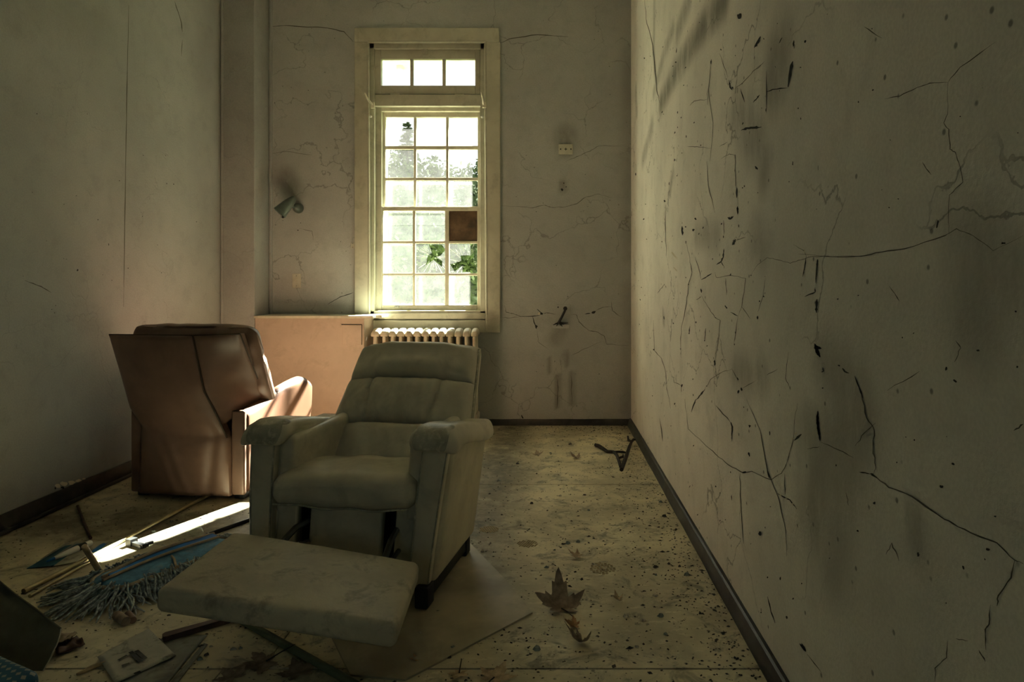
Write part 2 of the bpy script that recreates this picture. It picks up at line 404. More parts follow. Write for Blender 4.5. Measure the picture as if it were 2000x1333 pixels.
ls_ = [([Vector((4.0, 2.75)), Vector((3.4, 2.6))], .22, .22), ([Vector((3.2, .9)), Vector((3.15, .2))], .10, .35), ([Vector((2.7, 1.0)), Vector((2.7, .1))], .30, .30)]
mb = MB()
mb.gridrect((LX, YR, 0), (0, BY-YR+.3, 0), (0, 0, ZC), 120, 60)
mb.box(LX-.3, LX-.001, YR, BY+.3, -.1, ZC)
wall_left = tag(mb.build('wall_left', 'wall_l', smooth=False, fixn=False, stain=stain_shades(ls_, lambda p: Vector((p.y, p.z)))), kind='structure')

# window opening in the back wall
OX0, OX1 = at(718, 0, BY).x, at(948.5, 0, BY).x
OZ0, OZ1 = at(0, 634, BY).z, at(0, 80, BY).z
bs_ = [([bw(560, 345).xz, bw(575, 375).xz], .13, .7), ([bw(1105, 262).xz, bw(1105, 285).xz], .14, .65), ([bw(1099, 358).xz, bw(1100, 372).xz], .05, .8),
       ([bw(1098, 640).xz, bw(1085, 660).xz], .10, .5), ([bw(1105, 690).xz, bw(1107, 715).xz], .03, .7), ([bw(1090, 735).xz, bw(1089, 795).xz], .03, .8),
       ([bw(1117, 730).xz, bw(1118, 790).xz], .03, .8), ([bw(1074, 700).xz, bw(1074, 730).xz], .02, .7), ([bw(1225, 560).xz, bw(1225, 800).xz], .08, .3),  # last strip darkens the wall along the right corner
       ([bw(1230, 100).xz, bw(1230, 500).xz], .10, .35), ([bw(540, 590).xz, bw(690, 600).xz], .05, .35)]  # upper corner strip, then shade above the shelf put into the colour
mb = MB()
for (x0, x1, z0, z1) in ((LX-.3, OX0, 0, ZC), (OX1, RX+.3, 0, ZC), (OX0, OX1, 0, OZ0), (OX0, OX1, OZ1, ZC)):
    nu, nv = max(2, int((x1-x0)/.03)), max(2, int((z1-z0)/.03))
    mb.gridrect((x0, BY, z0), (x1-x0, 0, 0), (0, 0, z1-z0), nu, nv)
    mb.box(x0, x1, BY+.001, BY+.32, z0, z1)
wall_back = tag(mb.build('wall_back', 'wall', smooth=False, fixn=False, stain=stain_shades(bs_, lambda p: p.xz)), kind='structure')

# rear wall (behind the viewer) with an opening added to let in fill light
mb = MB(); rx0, rx1, rz0, rz1 = -1.22, -.17, 1.0, 2.2
for (x0, x1, z0, z1) in ((LX-.3, rx0, 0, ZC), (rx1, RX+.3, 0, ZC), (rx0, rx1, 0, rz0), (rx0, rx1, rz1, ZC)): mb.box(x0, x1, YR-.3, YR, z0, z1)
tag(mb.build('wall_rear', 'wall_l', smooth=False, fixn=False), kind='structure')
tag(MB().box(LX-.3, RX+.3, YR-.3, BY+.32, ZC, ZC+.2).build('ceiling', 'ceiling', smooth=False), kind='structure')
# floor: dark subfloor with hardboard sheets laid on it
floor = tag(MB().box(LX-.3, RX+.3, YR-.3, BY+.32, -.25, -.008).build('floor', 'slab', smooth=False), kind='structure')
fl_st = stain_shades([([Vector((RX-.05, .8)), Vector((RX-.05, BY))], .30, .8), ([Vector((LX, BY-.05)), Vector((RX, BY-.05))], .22, .7),
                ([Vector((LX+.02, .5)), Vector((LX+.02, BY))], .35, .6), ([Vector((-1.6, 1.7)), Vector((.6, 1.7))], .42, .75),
                ([g(1290, 900).xy, g(1290, 1000).xy], .12, .6), ([g(1250, 1180).xy, g(1330, 1230).xy], .14, .5),
                ([g(990, 1040).xy, g(940, 1060).xy], .07, .7), ([g(1200, 1010).xy, g(1190, 1040).xy], .05, .7)], lambda p: p.xy)  # dark bands along three walls and the front, plus small spots
for (x0, x1, y0, y1) in ((LX, -1.02, YR, 2.128), (-1.02, RX, YR, 2.128), (LX, -.9, 2.132, 4.09), (-.9, RX, 2.132, 4.09), (LX, -.9, 4.094, BY), (-.9, RX, 4.094, BY)):
    m = MB(); e = .0022
    m.gridrect((x0+e, y0+e, 0), (x1-x0-2*e, 0, 0), (0, y1-y0-2*e, 0), int((x1-x0)/.04), int((y1-y0)/.04))
    m.box(x0+e, x1-e, y0+e, y1-e, -.0079, -.0004)
    m.build('floor_panel', 'floor', floor, smooth=False, fixn=False, stain=fl_st)

# baseboards
def baseboard(name, a, b, nrm, h, t, mat='base'):
    a, b, nrm = Vector(a), Vector(b), Vector(nrm)
    prof = [(0, 0), (t, 0), (t, h*.25), (t*.75, h*.55), (t*.55, h*.9), (t*.35, h), (0, h)]
    n = 40; m = MB(); k = len(prof); vs = []; fs = []
    for i in range(n+1):
        p = a.lerp(b, i/n); j = (mnoise.noise(p*6)*.003)
        vs += [p+nrm*(x+(j if x > 0 else 0))+Vector((0, 0, z+(j if z > 0 else 0))) for x, z in prof]
    for i in range(n):
        for q in range(k): fs.append((i*k+q, i*k+(q+1) % k, (i+1)*k+(q+1) % k, (i+1)*k+q))
    fs += [tuple(range(k)), tuple(reversed(range(n*k, n*k+k)))]
    m.add(vs, fs); return tag(m.build(name, mat, ang=30), kind='structure')
baseboard('baseboard_right', (RX, YR, 0), (RX, BY, 0), (-1, 0, 0), .058, .034)
baseboard('baseboard_back', (OX0, BY, 0), (RX, BY, 0), (0, -1, 0), .052, .02)
baseboard('baseboard_left', (LX, YR, 0), (LX, BY-.31, 0), (1, 0, 0), .085, .026)
tag(MB().tube([(LX+.045, YR, .012), (LX+.045, BY-.4, .012)], .011, 8).build('trim_1', 'base'), kind='structure')

# pilaster in the left corner
CY = 5.51; CX = at(497, 0, CY).x
m = MB(); m.rbox(LX-.02, CX, CY, BY+.05, -.0, ZC, .008, 1, 2)
pil = tag(m.build('wall_pilaster', 'wall_l'), kind='structure')
MB().tube([(LX+.012, CY-.006, .01), (LX+.012, CY-.006, ZC)], .012, 8).build('corner_pipe', 'wall_l', pil)
MB().rbox(CX+.002, CX+.022, BY-.035, BY+.001, .8, ZC, .006).build('corner_bead', 'wall_l', pil)

# ------------------------------------------------------------------ window
win = thing('window_1', None, None, ((OX0+OX1)/2, BY, OZ0), kind='structure')
def pxbox(m, x0, x1, y0, y1, d0, d1, r=.004):
    """box whose front face (at distance d0) covers the picture rectangle; d1 = back"""
    a, b = at(x0, y1, d0), at(x1, y0, d0); m.rbox(a.x, b.x, d0, d1, a.z, b.z, r, 1, 2); return m
# casing boards (mitred look: head over the sides)
def cas(x0, x1, y0, y1): return pxbox(MB(), x0, x1, y0, y1, BY-.028, BY+.002, .006).build('casing_board', 'whitec', win)
cas(692, 975, 54, 82); cas(692, 719, 82, 626); cas(948, 977, 82, 650)
pxbox(MB(), 728, 948, 626, 650, BY-.026, BY+.002, .005).build('apron_board', 'whitec', win)
# rounded inner moulding
m = MB(); y = BY-.022
for p, q in (((719, 82), (948, 82)), ((719, 82), (721, 632)), ((948, 82), (951, 632))):
    m.tube([at(*p, y), at(*q, y)], .011, 8)
m.build('casing_moulding', 'whitec', win)
D0, D1, D2, D3 = BY+.045, BY+.085, BY+.125, BY+.165     # frame face, lower sash, upper sash, outer stop
def jamb(x0, x1, y0, y1, d0, d1, n='jamb_board', mt='whitec'): return pxbox(MB(), x0, x1, y0, y1, d0, d1, .003).build(n, mt, win)
jamb(712, 731, 80, 640, BY+.02, BY+.31); jamb(938, 957, 80, 640, BY+.02, BY+.31); jamb(712, 957, 74, 95, BY+.02, BY+.31)
jamb(728, 745, 205, 640, BY+.075, BY+.31); jamb(937, 946, 205, 640, BY+.075, BY+.31)
jamb(728, 941, 185, 207, BY+.03, BY+.31, 'transom_bar')
jamb(736, 940, 207, 217, BY+.08, BY+.31, 'head_stop', 'white')
sill = pxbox(MB(), 722, 950, 607, 641, BY+.02, BY+.36, .006).build('window_sill', 'white', win)
pxbox(MB(), 729, 948, 612, 624, BY+.0, BY+.03, .005).build('stool_nosing', 'white', sill)
def sash(name, ox0, ox1, oy0, oy1, xs, ys, d, th=.036, mt='white', panes='glass', special={}):
    """a sash as stiles, rails, glazing bars and one pane per light; picture coordinates on the plane at distance d"""
    m = MB()
    pxbox(m, ox0, xs[0][0], oy0, oy1, d, d+th); pxbox(m, xs[-1][1], ox1, oy0, oy1, d, d+th)
    pxbox(m, xs[0][0], xs[-1][1], oy0, ys[0][0], d, d+th); pxbox(m, xs[0][0], xs[-1][1], ys[-1][1], oy1, d, d+th)
    s = m.build(name, mt, win)
    for i in range(len(xs)-1):
        pxbox(MB(), xs[i][1], xs[i+1][0], ys[0][0]-1, ys[-1][1]+1, d+.003, d+th-.004, .004).build('glazing_bar', mt, s)
    for j in range(len(ys)-1):
        pxbox(MB(), xs[0][0]-1, xs[-1][1]+1, ys[j][1], ys[j+1][0], d+.005, d+th-.006, .004).build('glazing_bar', mt, s)
    for j, (y0, y1) in enumerate(ys):
        for i, (x0, x1) in enumerate(xs):
            sp_ = special.get((i, j))
            if sp_ and sp_[0] == 'board':
                bd = pxbox(MB(), x0-1, x1+1, y0-1, y1+1, d+.016, d+.028, .001).build('plywood_panel', 'board', s)
                tag(bd, 'brown plywood square filling one light')
            elif sp_ and sp_[0] == 'broken':
                broken(s, x0-1, x1+1, y0-1, y1+1, d+.02, sp_[1], sp_[2])
            else:
                pm = sp_[1] if sp_ else panes
                a, b = at(x0-1.5, y1+1.5, d+.018), at(x1+1.5, y0-1.5, d+.018)
                MB().box(a.x, b.x, d+.018, d+.021, a.z, b.z).build('pane', pm, s, smooth=False)
    return s
def broken(s, x0, x1, y0, y1, d, hole, c):
    """pane with a jagged hole: ring of glass between the light's edge and the hole, plus radiating cracks"""
    def ray(poly, th):
        dx, dy = math.cos(th), math.sin(th); best = None
        for i in range(len(poly)):
            ax, ay = poly[i][0]-c[0], poly[i][1]-c[1]; bx, by = poly[(i+1) % len(poly)][0]-c[0], poly[(i+1) % len(poly)][1]-c[1]
            ex, ey = bx-ax, by-ay; den = dx*ey-dy*ex
            if abs(den) < 1e-9: continue
            t = (ax*ey-ay*ex)/den; u = (ax*dy-ay*dx)/den
            if t > 0 and -1e-6 <= u <= 1+1e-6 and (best is None or t > best): best = t
        return best or .5
    rect = [(x0, y0), (x1, y0), (x1, y1), (x0, y1)]
    ang = sorted([2*PI*k/60 for k in range(60)]+[math.atan2(p[1]-c[1], p[0]-c[0]) % (2*PI) for p in hole+rect])
    n = len(ang); fr = []; 
    for th in ang:
        ro = ray(rect, th); ri = min(ray(hole, th), ro*.985)
        fr.append((c[0]+ri*math.cos(th), c[1]+ri*math.sin(th), c[0]+ro*math.cos(th), c[1]+ro*math.sin(th)))
    vs = []
    for dd in (0, .003):
        vs += [at(p[0], p[1], d)+Vector((0, dd, 0)) for p in fr]+[at(p[2], p[3], d)+Vector((0, dd, 0)) for p in fr]
    fs = []
    for k in range(n):
        k2 = (k+1) % n
        fs += [(k, k2, n+k2, n+k), (2*n+k, 3*n+k, 3*n+k2, 2*n+k2), (k, 2*n+k, 2*n+k2, k2)]
    o = MB().add(vs, fs).build('pane', 'glass2', s, smooth=False)
    m = MB(); rnd = random.Random(int(c[0]))
    for k in range(34):
        th = rnd.uniform(0, 2*PI); ri, ro = ray(hole, th), ray(rect, th)
        if ro-ri < 4: continue
        a0, a1 = ri+rnd.uniform(0, .25)*(ro-ri), ri+rnd.uniform(.45, 1)*(ro-ri)
        th2 = th+rnd.uniform(-.06, .06)
        m.tube([at(c[0]+a0*math.cos(th), c[1]+a0*math.sin(th), d-.001), at(c[0]+a1*math.cos(th2), c[1]+a1*math.sin(th2), d-.001)], .0009, 4)
    tag(m.build('crack_line', 'white2', o), kind='stuff')
h2 = crop(670, 340, 3.703)
hole1 = [h2(*p) for p in ((620, 512), (715, 512), (740, 550), (705, 592), (672, 600), (718, 632), (715, 672), (655, 622), (600, 660), (612, 590), (645, 570), (630, 535))]
hole2 = [h2(*p) for p in ((850, 590), (905, 588), (945, 597), (945, 640), (965, 690), (930, 710), (865, 708), (862, 652), (808, 705), (775, 655), (855, 628))]
ts = sash('transom_sash', 730, 938, 97, 184, [(744, 801), (807, 864), (870, 928)], [(115, 167)], D0, .04, 'whitec', 'glassc')
for x in (771, 897):
    pxbox(MB(), x-9, x+9, 182.5, 186, D0-.006, D0+.002, .001).build('hinge', 'white', ts)
m = MB(); pxbox(m, 826, 835, 93, 106, D0-.014, D0+.001, .003); pxbox(m, 828, 833, 90, 97, D0-.02, D0-.006, .003)
m.build('catch', 'whitec', ts)
us = sash('upper_sash', 745, 938, 217, 411, [(753, 808), (813, 871), (876, 933)], [(229, 285), (292, 347), (353, 403)], D2, .036, 'white', 'glass')
lsx = sash('lower_sash', 740, 938, 404, 607, [(748, 806), (811, 869), (877, 932)], [(412, 471), (476, 534), (539, 596)], D1, .036, 'white', 'glass2',
           {(2, 0): ('board',), (1, 1): ('broken', hole1, h2(655, 600)), (2, 1): ('broken', hole2, h2(888, 640))})
for x in (775, 904):
    m = MB(); p = at(x, 600, D1)
    m.tube([p+Vector((-.018, 0, 0)), p+Vector((-.012, -.014, .004)), p+Vector((.012, -.014, .004)), p+Vector((.018, 0, 0))], .004, 6)
    m.build('sash_lift', 'iron', lsx)
# transom stay arms
for a, b, c_ in (((712, 182), (717, 192), (727, 205)), ((940, 180), (943, 192), (945, 204))):
    m = MB(); m.tube([at(*a, BY-.09), at(*b, BY-.075), at(*c_, BY-.035)], [.006, .009, .010], 8)
    p = at(c_[0], c_[1], BY-.03); m.rbox(p.x-.012, p.x+.02, BY-.04, BY-.02, p.z-.03, p.z+.02, .004)
    m.build('stay_arm', 'white', win)
for x, y in ((724.5, 228), (942, 229)):
    p = at(x, y, BY-.026); MB().lathe([(0, 0), (.010, .001), (.012, .006), (.006, .014), (0, .015)], p, (0, -1, 0), 12).build('knob', 'white2', win)
# outer storm sheet of cloudy plastic, offset to the left of the lower sash
so = BY+.25
for q0, q1, z0, z1 in ((752, 875, 474, 441), (752, 916, 604, 537), (752, 809, 537, 474)):
    a, b = at(q0, z0, so), at(q1, z1, so); MB().box(a.x, b.x, so, so+.004, a.z, b.z).build('storm_sheet', 'plastic', win, smooth=False)
m = MB(); a, b = at(752, 440, so), at(921, 352, so); m.box(a.x, b.x, so+.012, so+.016, a.z, b.z); m.build('storm_sheet', 'glass', win, smooth=False)

# unseen window added behind the viewer as fill light for surfaces facing it
w2 = thing('fill_window', None, None, ((rx0+rx1)/2, YR-.1, rz0), kind='structure')
m = MB()
for x in (rx0+.03, (rx0+rx1)/2, rx1-.03): m.rbox(x-.03, x+.03, YR-.16, YR-.1, rz0, rz1, .004)
for z in (rz0+.03, (rz0+rz1)/2, rz1-.03): m.rbox(rx0, rx1, YR-.155, YR-.105, z-.03, z+.03, .004)
m.build('frame', 'white', w2)
for x0, x1 in ((rx0+.06, (rx0+rx1)/2-.03), ((rx0+rx1)/2+.03, rx1-.06)):
    for z0, z1 in ((rz0+.06, (rz0+rz1)/2-.03), ((rz0+rz1)/2+.03, rz1-.06)):
        MB().box(x0, x1, YR-.131, YR-.128, z0, z1).build('pane', 'glassg', w2, smooth=False)

# light portals: they only help the renderer find the sky through the two openings
for nm, c_, sx, sz, rot in (('window daylight portal', ((OX0+OX1)/2, BY+.33, (OZ0+OZ1)/2), OX1-OX0, OZ1-OZ0, (-PI/2, 0, 0)),
                            ('rear daylight portal', ((rx0+rx1)/2, YR-.31, (rz0+rz1)/2), rx1-rx0, rz1-rz0, (PI/2, 0, 0))):
    l = bpy.data.lights.new(nm, 'AREA'); l.shape = 'RECTANGLE'; l.size = sx; l.size_y = sz; l.cycles.is_portal = True
    o = bpy.data.objects.new(nm, l); o.location = c_; o.rotation_euler = rot; col.objects.link(o)

# ------------------------------------------------------------------ built-in cabinet and radiator
cx0, cx1 = CX+.003, at(711, 0, CY).x
ctz = at(0, 622, CY).z
cab = thing('radiator_cabinet', 'pinkish beige built-in cabinet with a thin shelf top beside the radiator', 'cabinet', ((cx0+cx1)/2, CY+.15, 0))
MB().rbox(cx0, cx1, CY+.002, BY-.002, 0, ctz, .004, 1, 2).build('body', 'cab', cab)
shx = at(735, 0, CY).x
m = MB(); m.rbox(cx0, shx-.02, CY-.025, BY-.002, ctz, ctz+.022, .005, 1, 2); m.rbox(shx-.06, shx+.03, CY+.06, BY-.032, ctz-.0, ctz+.024, .006, 1, 2)
tag(m.build('shelf_top', 'white', cab), 'cream shelf board')
dr = pxbox(MB(), 668, 706, 635, 674, CY-.010, CY+.003, .003).build('access_door', 'cab', cab)
m = MB()
for p, q in (((667, 634.5), (706.5, 634.5)), ((706.5, 634.5), (706.5, 674))): m.tube([at(*p, CY-.001), at(*q, CY-.001)], .003, 5)
tag(m.build('door_gap', 'hole', dr), 'dark gap round the door')

RY = BY-.16; rad = thing('radiator', 'cream cast iron column radiator under the window', 'radiator', (at(825, 0, RY).x, RY, 0))
rz = at(0, 641, RY).z
edges = [h2(x, 0)[0] for x in (218, 285, 345, 403, 462, 521, 580, 639, 695, 752, 812, 872, 931, 984)]
for i in range(13):
    a, b = at(edges[i], 0, RY).x, at(edges[i+1], 0, RY).x; c = (a+b)/2; hw = (b-a)/2
    m = MB()
    for yy in (-.065, 0, .065):                                   # three columns
        m.rbox(c-hw*.45, c+hw*.45, RY+yy-.026, RY+yy+.024, .10, rz-.03, .014, 1, 3)
    top = lambda p: Vector((p.x, p.y, p.z-1.6*(p.y-RY)**2*2-(abs(p.x-c)/hw)**3*.012))
    m.rbox(c-hw*.97, c+hw*.97, RY-.095, RY+.095, rz-.045, rz, .02, 3, 3, top)
    m.rbox(c-hw*.97, c+hw*.97, RY-.09, RY+.09, .07, .14, .02, 2, 3)
    m.build('section', 'rad', rad)
for c in (edges[0]+8, edges[-1]-8):
    x = at(c, 0, RY).x
    MB().rbox(x-.018, x+.018, RY-.07, RY+.07, 0, .09, .012).build('foot', 'rad', rad)

# ------------------------------------------------------------------ wall fittings
def plate(px, py, wpx, hpx, label, y=BY, horizontal=False, holes='outlet'):
    c = at(px, py, y); sx, sz = wpx*y/FPX/2, hpx*y/FPX/2
    t = thing('switch_plate', label, 'wall plate', (c.x, y, c.z))
    MB().rbox(c.x-sx, c.x+sx, y-.012, y, c.z-sz, c.z+sz, .004, 1, 2).build('plate', 'plate', t)
    f = y-.0121
    u = Vector((1, 0, 0)) if horizontal else Vector((0, 0, 1)); L = sx if horizontal else sz
    q = c.copy(); q.y = f
    if holes == 'outlet':
        for k in (-.72, .72): MB().lathe([(0, -.0005), (.006, -.0005), (.006, .0015), (0, .0015)], q+u*L*k, (0, -1, 0), 10).build('screw_hole', 'hole', t)
        m = MB(); m.add([q+Vector((x*.012, -.0012, z*.012)) for x, z in ((-1, -.25), (-.25, -.25), (-.25, -1), (.25, -1), (.25, -.25), (1, -.25), (1, .25), (.25, .25), (.25, 1), (-.25, 1), (-.25, .25), (-1, .25))], [tuple(range(12))]); m.build('socket_slot', 'hole', t)
    else:
        for k in (-.7, .7): MB().lathe([(0, -.0005), (.004, -.0005), (.004, .0012), (0, .0012)], q+u*L*k, (0, -1, 0), 10).build('screw', 'iron', t)
        MB().box(q.x-.006, q.x+.006, f-.009, f+.001, q.z-.012, q.z+.008).build('toggle', 'plate', t)
    return t
plate(1105, 292, 28, 20, 'horizontal cream socket plate high on the back wall', horizontal=True)
plate(580, 549, 17, 28, 'upright cream switch plate below the wall lamp', holes='toggle')
plate(689.5, 480, 8, 11, 'tiny cream plate beside the window casing', holes='toggle')
t = thing('junction_box', 'opened cream socket plate with torn dark cable hanging out', 'wall plate', bw(1100, 605))
pxbox(MB(), 1087, 1114, 595, 613, BY-.006, BY, .002).build('plate', 'wall', t)
for x, y, r in ((1090, 600.5, .006), (1104, 603, .018)): MB().lathe([(0, 0), (r, 0), (r*.9, .002), (0, .002)], at(x, y, BY-.0065), (0, -1, 0), 10).build('socket_hole', 'hole', t)
m = MB()
m.tube([at(1104, 603, BY), at(1103, 608, BY-.05), at(1097, 620, BY-.06), at(1091, 631, BY-.03)], .010, 8)
for dx, dy in ((-11, 3), (-5, 5), (3, 4), (9, 2), (17, -1), (6, 6)):
    m.tube([at(1092, 630, BY-.03), at(1092+dx*.6, 632+dy*.3, BY-.035), at(1092+dx, 632+dy, BY-.012)], [.006, .006, .003], 6)
m.build('torn_cable', 'black', t)
pxbox(MB(), 1078, 1112, 634, 642, BY-.008, BY, .003).build('patch', 'wall', t)

# wall lamp
lt = thing('wall_lamp', 'dark green metal wall lamp with bullet shade on the back wall', 'lamp', bw(582, 406))
LY = BY-.13
a, b = at(574, 387, LY-.02), at(547, 415, LY-.06); ax = (b-a); L = ax.length
prof = [(0, -.012), (.014, -.009), (.024, .004), (.034, .03), (.043, .065), (.052, L*.75), (.060, L*1.05), (.058, L*1.05), (.049, L*.75), (.04, .065), (.02, .01), (0, .0)]
sh = MB().lathe(prof, a, ax, 28).build('lamp_shade', 'lamp', lt)
p = at(552.5, 424, LY-.05); MB().lathe([(0, -.012), (.009, -.009), (.011, 0), (.009, .009), (0, .012)], p, (0, 0, 1), 12).build('switch_knob', 'black', sh)
m = MB(); c = at(583, 407, BY); c.y = BY
m.lathe([(.0, .075), (.018, .072), (.034, .055), (.042, .028), (.045, 0)], c, (0, -1, 0), 24); m.build('wall_mount', 'lamp', lt)
MB().tube([c+Vector((0, -.06, 0)), c+Vector((-.03, -.10, .01)), at(567, 400, LY)], .011, 8).build('arm', 'lamp', lt)

# ------------------------------------------------------------------ cracks, knocks and lifted paint
def ribbon(parent, pts, wpx, tow, nrm, mat='hair', sub=4, jit=1.2, rnd=random.Random(3)):
    """thin crack following picture points on a wall; width in px, tapering at both ends"""
    P = []
    for i in range(len(pts)-1):
        for k in range(sub):
            t = k/sub; x = pts[i][0]*(1-t)+pts[i+1][0]*t; y = pts[i][1]*(1-t)+pts[i+1][1]*t
            P.append((x+rnd.uniform(-jit, jit)*(k > 0), y+rnd.uniform(-jit, jit)*(k > 0)))
    P.append(pts[-1]); n = len(P); vs = []; fs = []
    for i, p in enumerate(P):
        q0, q1 = P[max(0, i-1)], P[min(i+1, n-1)]; tx, ty = q1[0]-q0[0], q1[1]-q0[1]; L = math.hypot(tx, ty) or 1
        hw = wpx*.5*(min(1, .25+3*min(i, n-1-i)/max(1, n-1)))*rnd.uniform(.55, 1.25)
        sx, sy = -ty/L*hw, tx/L*hw; o = nrm*.0012
        vs += [tow(p[0]+sx, p[1]+sy)+o, tow(p[0]-sx, p[1]-sy)+o]
        if i: fs.append((2*i-2, 2*i-1, 2*i+1, 2*i))
    return MB().add(vs, fs).build('crack', mat, parent, smooth=False, fixn=False)
def chip(parent, x, y, wpx, hpx, tow, nrm, rot=0, mat='hole', rnd=random.Random(5), n=9, up=.0014):
    pts = []
    for k in range(n):
        th = 2*PI*k/n; r = rnd.uniform(.55, 1.15); a, b = wpx/2*r*math.cos(th), hpx/2*r*math.sin(th)
        pts.append(tow(x+a*math.cos(rot)-b*math.sin(rot), y+a*math.sin(rot)+b*math.cos(rot))+nrm*up)
    return MB().add(pts, [tuple(range(n))]).build('chip' if mat == 'hole' else 'paint_flake', mat, parent, smooth=False, fixn=False)
NR, NB, NL = Vector((-1, 0, 0)), Vector((0, -1, 0)), Vector((1, 0, 0))
def RC(pts, c, w, mat='hair', jit=1.0): ribbon(wall_right, [c(*p) for p in pts], w, rw, NR, mat, jit=jit)
H = 'hole'
RC([(125, 0), (140, 150), (175, 280), (190, 450), (200, 560), (220, 640)], c3, 1.6)
for pts, w_ in (([(845, 225), (828, 262), (805, 298)], 4.2), ([(1045, 380), (1030, 440), (1015, 540)], 5.5), ([(1015, 545), (920, 555), (880, 572)], 2.2),
                ([(882, 440), (880, 700)], 1.6), ([(725, 808), (760, 795), (810, 792), (850, 788)], 5), ([(648, 495), (655, 540), (670, 560)], 2.4), ([(720, 550), (745, 635)], 2.0),
                ([(838, 588), (820, 612), (800, 635)], 3), ([(697, 1165), (696, 1228)], 4), ([(702, 1280), (702, 1330)], 3), ([(1052, 250), (1048, 290)], 3.0),
                ([(980, 232), (958, 270)], 1.6), ([(540, 368), (538, 400)], 2.6), ([(322, 295), (320, 330)], 1.4)): RC(pts, c3, w_, H, .6)
for pts in ([(405, 655), (430, 628), (515, 615)], [(390, 908), (450, 910), (540, 920)], [(600, 985), (650, 955), (685, 960), (690, 1150), (697, 1180)],
            [(670, 560), (730, 518), (800, 440), (870, 380)], [(515, 560), (515, 650)], [(590, 330), (640, 480)], [(820, 430), (860, 395)],
            [(510, 1000), (520, 1150), (560, 1320)], [(590, 910), (640, 880)], [(535, 400), (520, 560), (550, 760), (530, 1000)]): RC(pts, c3, 1.1)
for x, y, w_, h_, r in ((714, 98, 9, 12, 0), (1121, 258, 4, 7, .3), (818, 1040, 5, 10, -.5), (310, 993, 2.2, 6, 0), (235, 693, 2, 6, .4), (330, 698, 2.2, 6, 0), (330, 790, 1.8, 4, 0),
                        (312, 823, 2.4, 6, .4), (318, 386, 3.2, 3.6, 0), (378, 420, 2, 5, .6), (730, 520, 2.2, 3, 0), (672, 545, 4, 5, 0), (1045, 1015, 2.5, 9, 0), (1022, 1128, 2, 3, 0),
                        (735, 765, 2.4, 7, .4), (878, 682, 2, 7, 0), (70, 1080, 2.4, 6, 0), (190, 440, 1.6, 6, 0), (733, 1165, 2.4, 3, 0), (745, 1155, 2, 4, 0), (433, 760, 2, 4, .7),
                        (1095, 735, 2, 6, 0), (865, 240, 2, 5, -.4), (828, 1196, 2.4, 3, 0), (1095, 418, 2.4, 2.4, 0), (1203, 1045, 1.2, 12, 0), (383, 848, 1.8, 6, 0), (277, 1140, 1.6, 8, 0), (250, 1248, 4, 5, -.5)):
    chip(wall_right, *c3(x, y), w_, h_, rw, NR, r)
for pts, w_ in (([(1259, 355), (1255, 400), (1247, 512)], 4.4), ([(1256, 615), (1252, 660), (1252, 705)], 5.4), ([(1243, 538), (1243, 570), (1175, 600)], 2.2), ([(1185, 335), (1172, 420), (1160, 470)], 1.8),
                ([(648, 288), (644, 340), (630, 370), (600, 392)], 3.4), ([(630, 370), (645, 400)], 2.2), ([(570, 448), (535, 470), (500, 490)], 2.0), ([(498, 545), (502, 575)], 2.6),
                ([(655, 655), (668, 678)], 2.2), ([(690, 700), (740, 725)], 2.0), ([(1240, 905), (1250, 940), (1285, 935)], 4), ([(1250, 945), (1262, 975), (1276, 995)], 4),
                ([(1390, 1045), (1405, 1052)], 3), ([(1420, 1065), (1440, 1090), (1465, 1098)], 3.2), ([(1500, 1115), (1530, 1190), (1555, 1260)], 3), ([(525, 1200), (495, 1240), (465, 1275)], 3),
                ([(375, 140), (378, 200)], 4.5), ([(427, 790), (420, 845)], 2), ([(530, 805), (523, 892)], 2), ([(588, 1012), (588, 1050)], 3), ([(738, 15), (739, 60)], 2.6), ([(1290, 1060), (1298, 1085), (1283, 1090)], 2.4),
                ([(735, 1125), (742, 1145)], 2.4), ([(868, 725), (868, 748)], 2.8), ([(710, 75), (690, 92), (672, 84)], 4.4), ([(725, 225), (712, 250), (702, 262)], 5)): RC(pts, c4, w_, H, .5)
for pts in ([(825, 460), (870, 390), (930, 345), (1000, 360), (1080, 382), (1150, 360), (1200, 342), (1300, 335), (1400, 342), (1550, 338)],
            [(500, 590), (540, 660), (590, 735), (625, 755), (600, 950), (588, 1020)], [(740, 725), (725, 840), (715, 910)], [(590, 440), (600, 475), (690, 460), (790, 480), (765, 660), (740, 725)],
            [(920, 480), (905, 590), (870, 700)], [(765, 665), (820, 745)], [(525, 1200), (560, 1140), (620, 1100), (700, 1070)], [(700, 1070), (745, 1160)], [(850, 1150), (770, 1195)], [(1000, 1070), (925, 1112)],
            [(190, 750), (195, 950), (240, 1000), (270, 1100), (275, 1200), (300, 1330)], [(320, 1155), (370, 1180), (372, 1220)], [(215, 580), (240, 545), (262, 515)], [(725, 235), (790, 212)],
            [(400, 245), (425, 350), (440, 440), (415, 520), (405, 640), (370, 800), (366, 940), (370, 1000)], [(500, 490), (480, 400), (460, 340)], [(1070, 960), (1050, 1130), (1085, 1210)],
            [(1100, 260), (1170, 300), (1185, 335)], [(268, 0), (268, 200), (272, 330)], [(465, 620), (500, 600)], [(645, 100), (648, 200)], [(660, 480), (665, 590)]): RC(pts, c4, 1.1)
